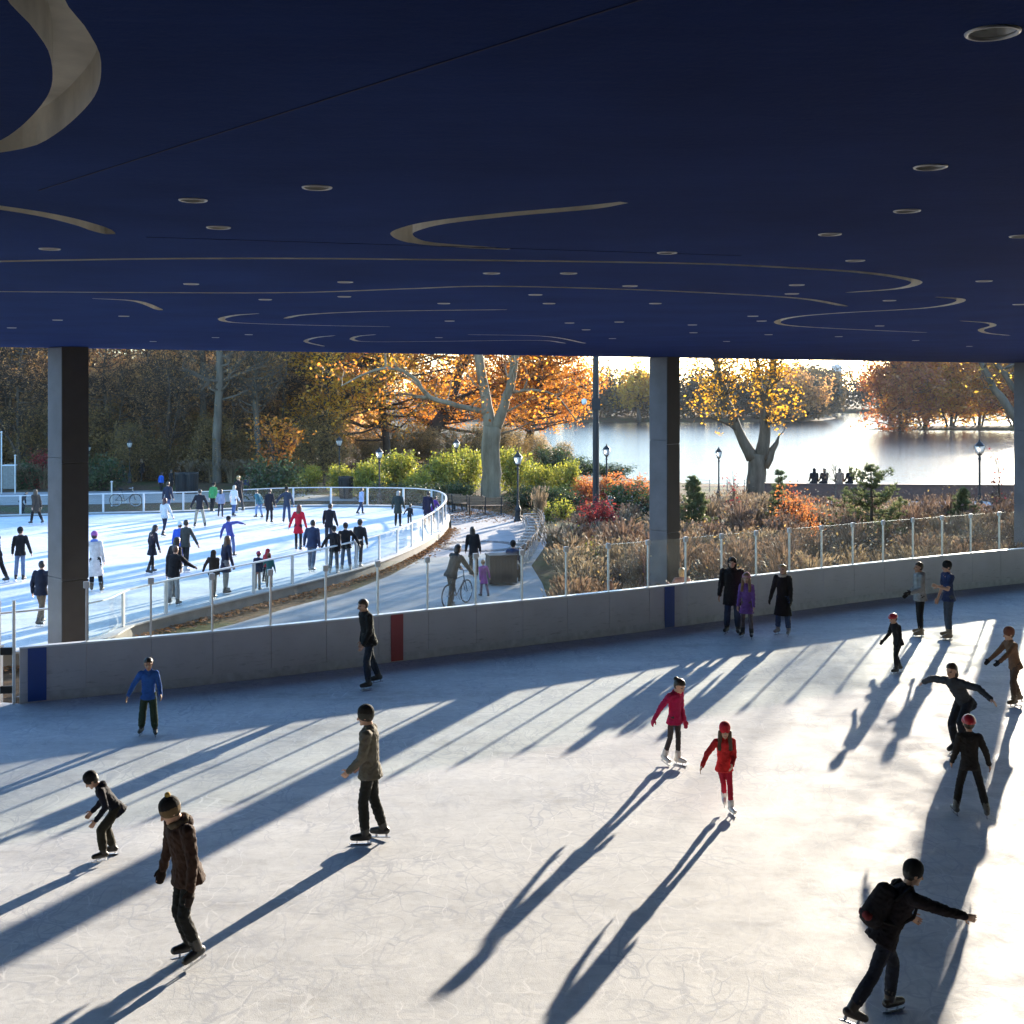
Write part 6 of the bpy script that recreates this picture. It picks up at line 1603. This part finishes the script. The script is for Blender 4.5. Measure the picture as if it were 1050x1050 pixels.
q = at(124, 521, -.26); dup(bk, (q.x, q.y + .8, -.26), R(-90), 1.0, 'bicycle parked alone behind the far oval fence')
# brick wall by the lake, plinth, railing
t = NT('brick'); co = t.coord('Object')
br_ = t.n('ShaderNodeTexBrick'); mp = t.n('ShaderNodeMapping'); mp.inputs['Rotation'].default_value = (R(90), 0, 0); t.put(mp.inputs['Vector'], co); t.put(br_.inputs['Vector'], mp.outputs[0])
br_.inputs['Color1'].default_value = (.17, .08, .055, 1); br_.inputs['Color2'].default_value = (.12, .06, .045, 1); br_.inputs['Mortar'].default_value = (.2, .18, .16, 1); br_.inputs['Scale'].default_value = 4.0
t.pbr(Base_Color=br_.outputs['Color'], Roughness=.9, Specular_IOR_Level=.1)
lw_ = thing('lake_wall', 'long low brick wall along the water with people sitting on it', 'wall', (0, 0, 0))
wp = [Vector((15, 73.0, 0)), Vector((22, 72.2, 0)), Vector((40, 71.2, 0)), Vector((70, 70.5, 0))]
mb = MB(); mb.sweep(smooth_path(wp, 1.0), [(-.2, -1.3), (.2, -1.3), (.2, .34), (-.2, .34)]); mb.put('brickwork', t.m, lw_)
mb = MB(); mb.sweep(smooth_path(wp, 1.0), [(-.26, .345), (.26, .345), (.26, .42), (-.26, .42)]); mb.put('coping', plain('brown_coping', (.14, .085, .065), .8), lw_)
q = away(636, 61); q.z = -.4
mb = MB(); mb.box((0, 0, .55), (1.3, .7, 1.1)); pl_ = mb.put('granite_block', plain('grey_granite', (.2, .195, .19), .8, 0, .2, 4, .3), None, q, bevel=.06); tag(pl_, 'squared grey granite block among the shrubs left of the middle column', 'stone block'); pl_.rotation_euler.z = .3
rl = thing('railing', 'thin wire railing at the shore beside the lakeside lamp', 'railing', away(690, 77, -.75))
mb = MB()
for k in range(9): mb.tube([(k * 1.1 - 1, 0, 0), (k * 1.1 - 1, 0, 1.05)], .03, 6)
mb.put('post', M['steel'], rl)
mb = MB()
for z in (.2, .4, .6, .8, 1.03): mb.tube([(-1, 0, z), (7.8, 0, z)], .012, 5)
mb.put('wire', M['steel'], rl)
# grey cabinets and posts at the far left
q = away(10, 76.5)
M['cab'] = plain('grey_cabinet', (.2, .205, .195), .6)
cbn = thing('utility_cabinet', 'pale grey utility cabinet beside a white post at the far left', 'cabinet', (q.x, q.y, -.3), .1); cbn.scale = (.55, .6, .8)
mb = MB(); mb.box((0, 0, 1.0), (1.3, .7, 1.8)); mb.put('body', M['cab'], cbn, bevel=.02)
mb = MB(); mb.box((0, 0, 1.93), (1.4, .8, .06)); mb.put('roof', M['white_paint'], cbn)
mb = MB(); mb.box((-.3, -.362, 1.0), (.55, .02, 1.6)); mb.box((.3, -.362, 1.0), (.55, .02, 1.6)); mb.put('door', M['cab'], cbn, bevel=.005)
for k, (px, h, lab) in enumerate(((15.5, 2.3, 'short white post right beside the grey cabinet'), (1.5, 3.7, 'taller white post left of the grey cabinet'), (114.5, 1.3, 'short pale bollard post near the parked bicycle'))):
    q = away(px, 73.5 if k < 2 else 66, -.3); po = thing('post', lab, 'post', q)
    mb = MB(); mb.tube([(0, 0, 0), (0, 0, h)], .04, 10); mb.put('shaft', M['rail'], po)
    mb = MB(); mb.lathe([(.075, 0), (.075, .03), (.02, .07)], 10, (0, 0, h)); mb.put('cap', M['alu'], po)
# far tower block above the trees
q = away(858, 950, 0.0)
tb = thing('tower_block', 'pale tower block far beyond the lake above the trees', 'building', q)
mb = MB(); mb.box((0, 0, 11.5), (6.5, 6.5, 23)); mb.put('wall', plain('pale_render', (.5, .49, .47), .8), tb)
mb = MB()
for z in range(9):
    for x in range(4): mb.box((-2.4 + x * 1.6, -3.26, 3 + z * 2.2), (.8, .06, 1.2))
mb.put('window', M['dark_metal'], tb)
mb = MB(); mb.box((0, 0, 23.6), (3, 3, 1.2)); mb.put('roof_housing', M['kerb'], tb)

# ------------------------------------------------------------------ the air over the lake
t = NT('haze_air')
pv = t.n('ShaderNodeVolumePrincipled'); pv.inputs['Color'].default_value = (0.86, 0.88, 0.92, 1); pv.inputs['Density'].default_value = 0.00012; pv.inputs['Anisotropy'].default_value = 0.1
t.t.links.new(pv.outputs[0], t.out.inputs['Volume'])
mb = MB(); mb.box((100, 710, 11.5), (2040, 1620, 35)); o = mb.put('haze', t.m); o['kind'] = 'stuff'
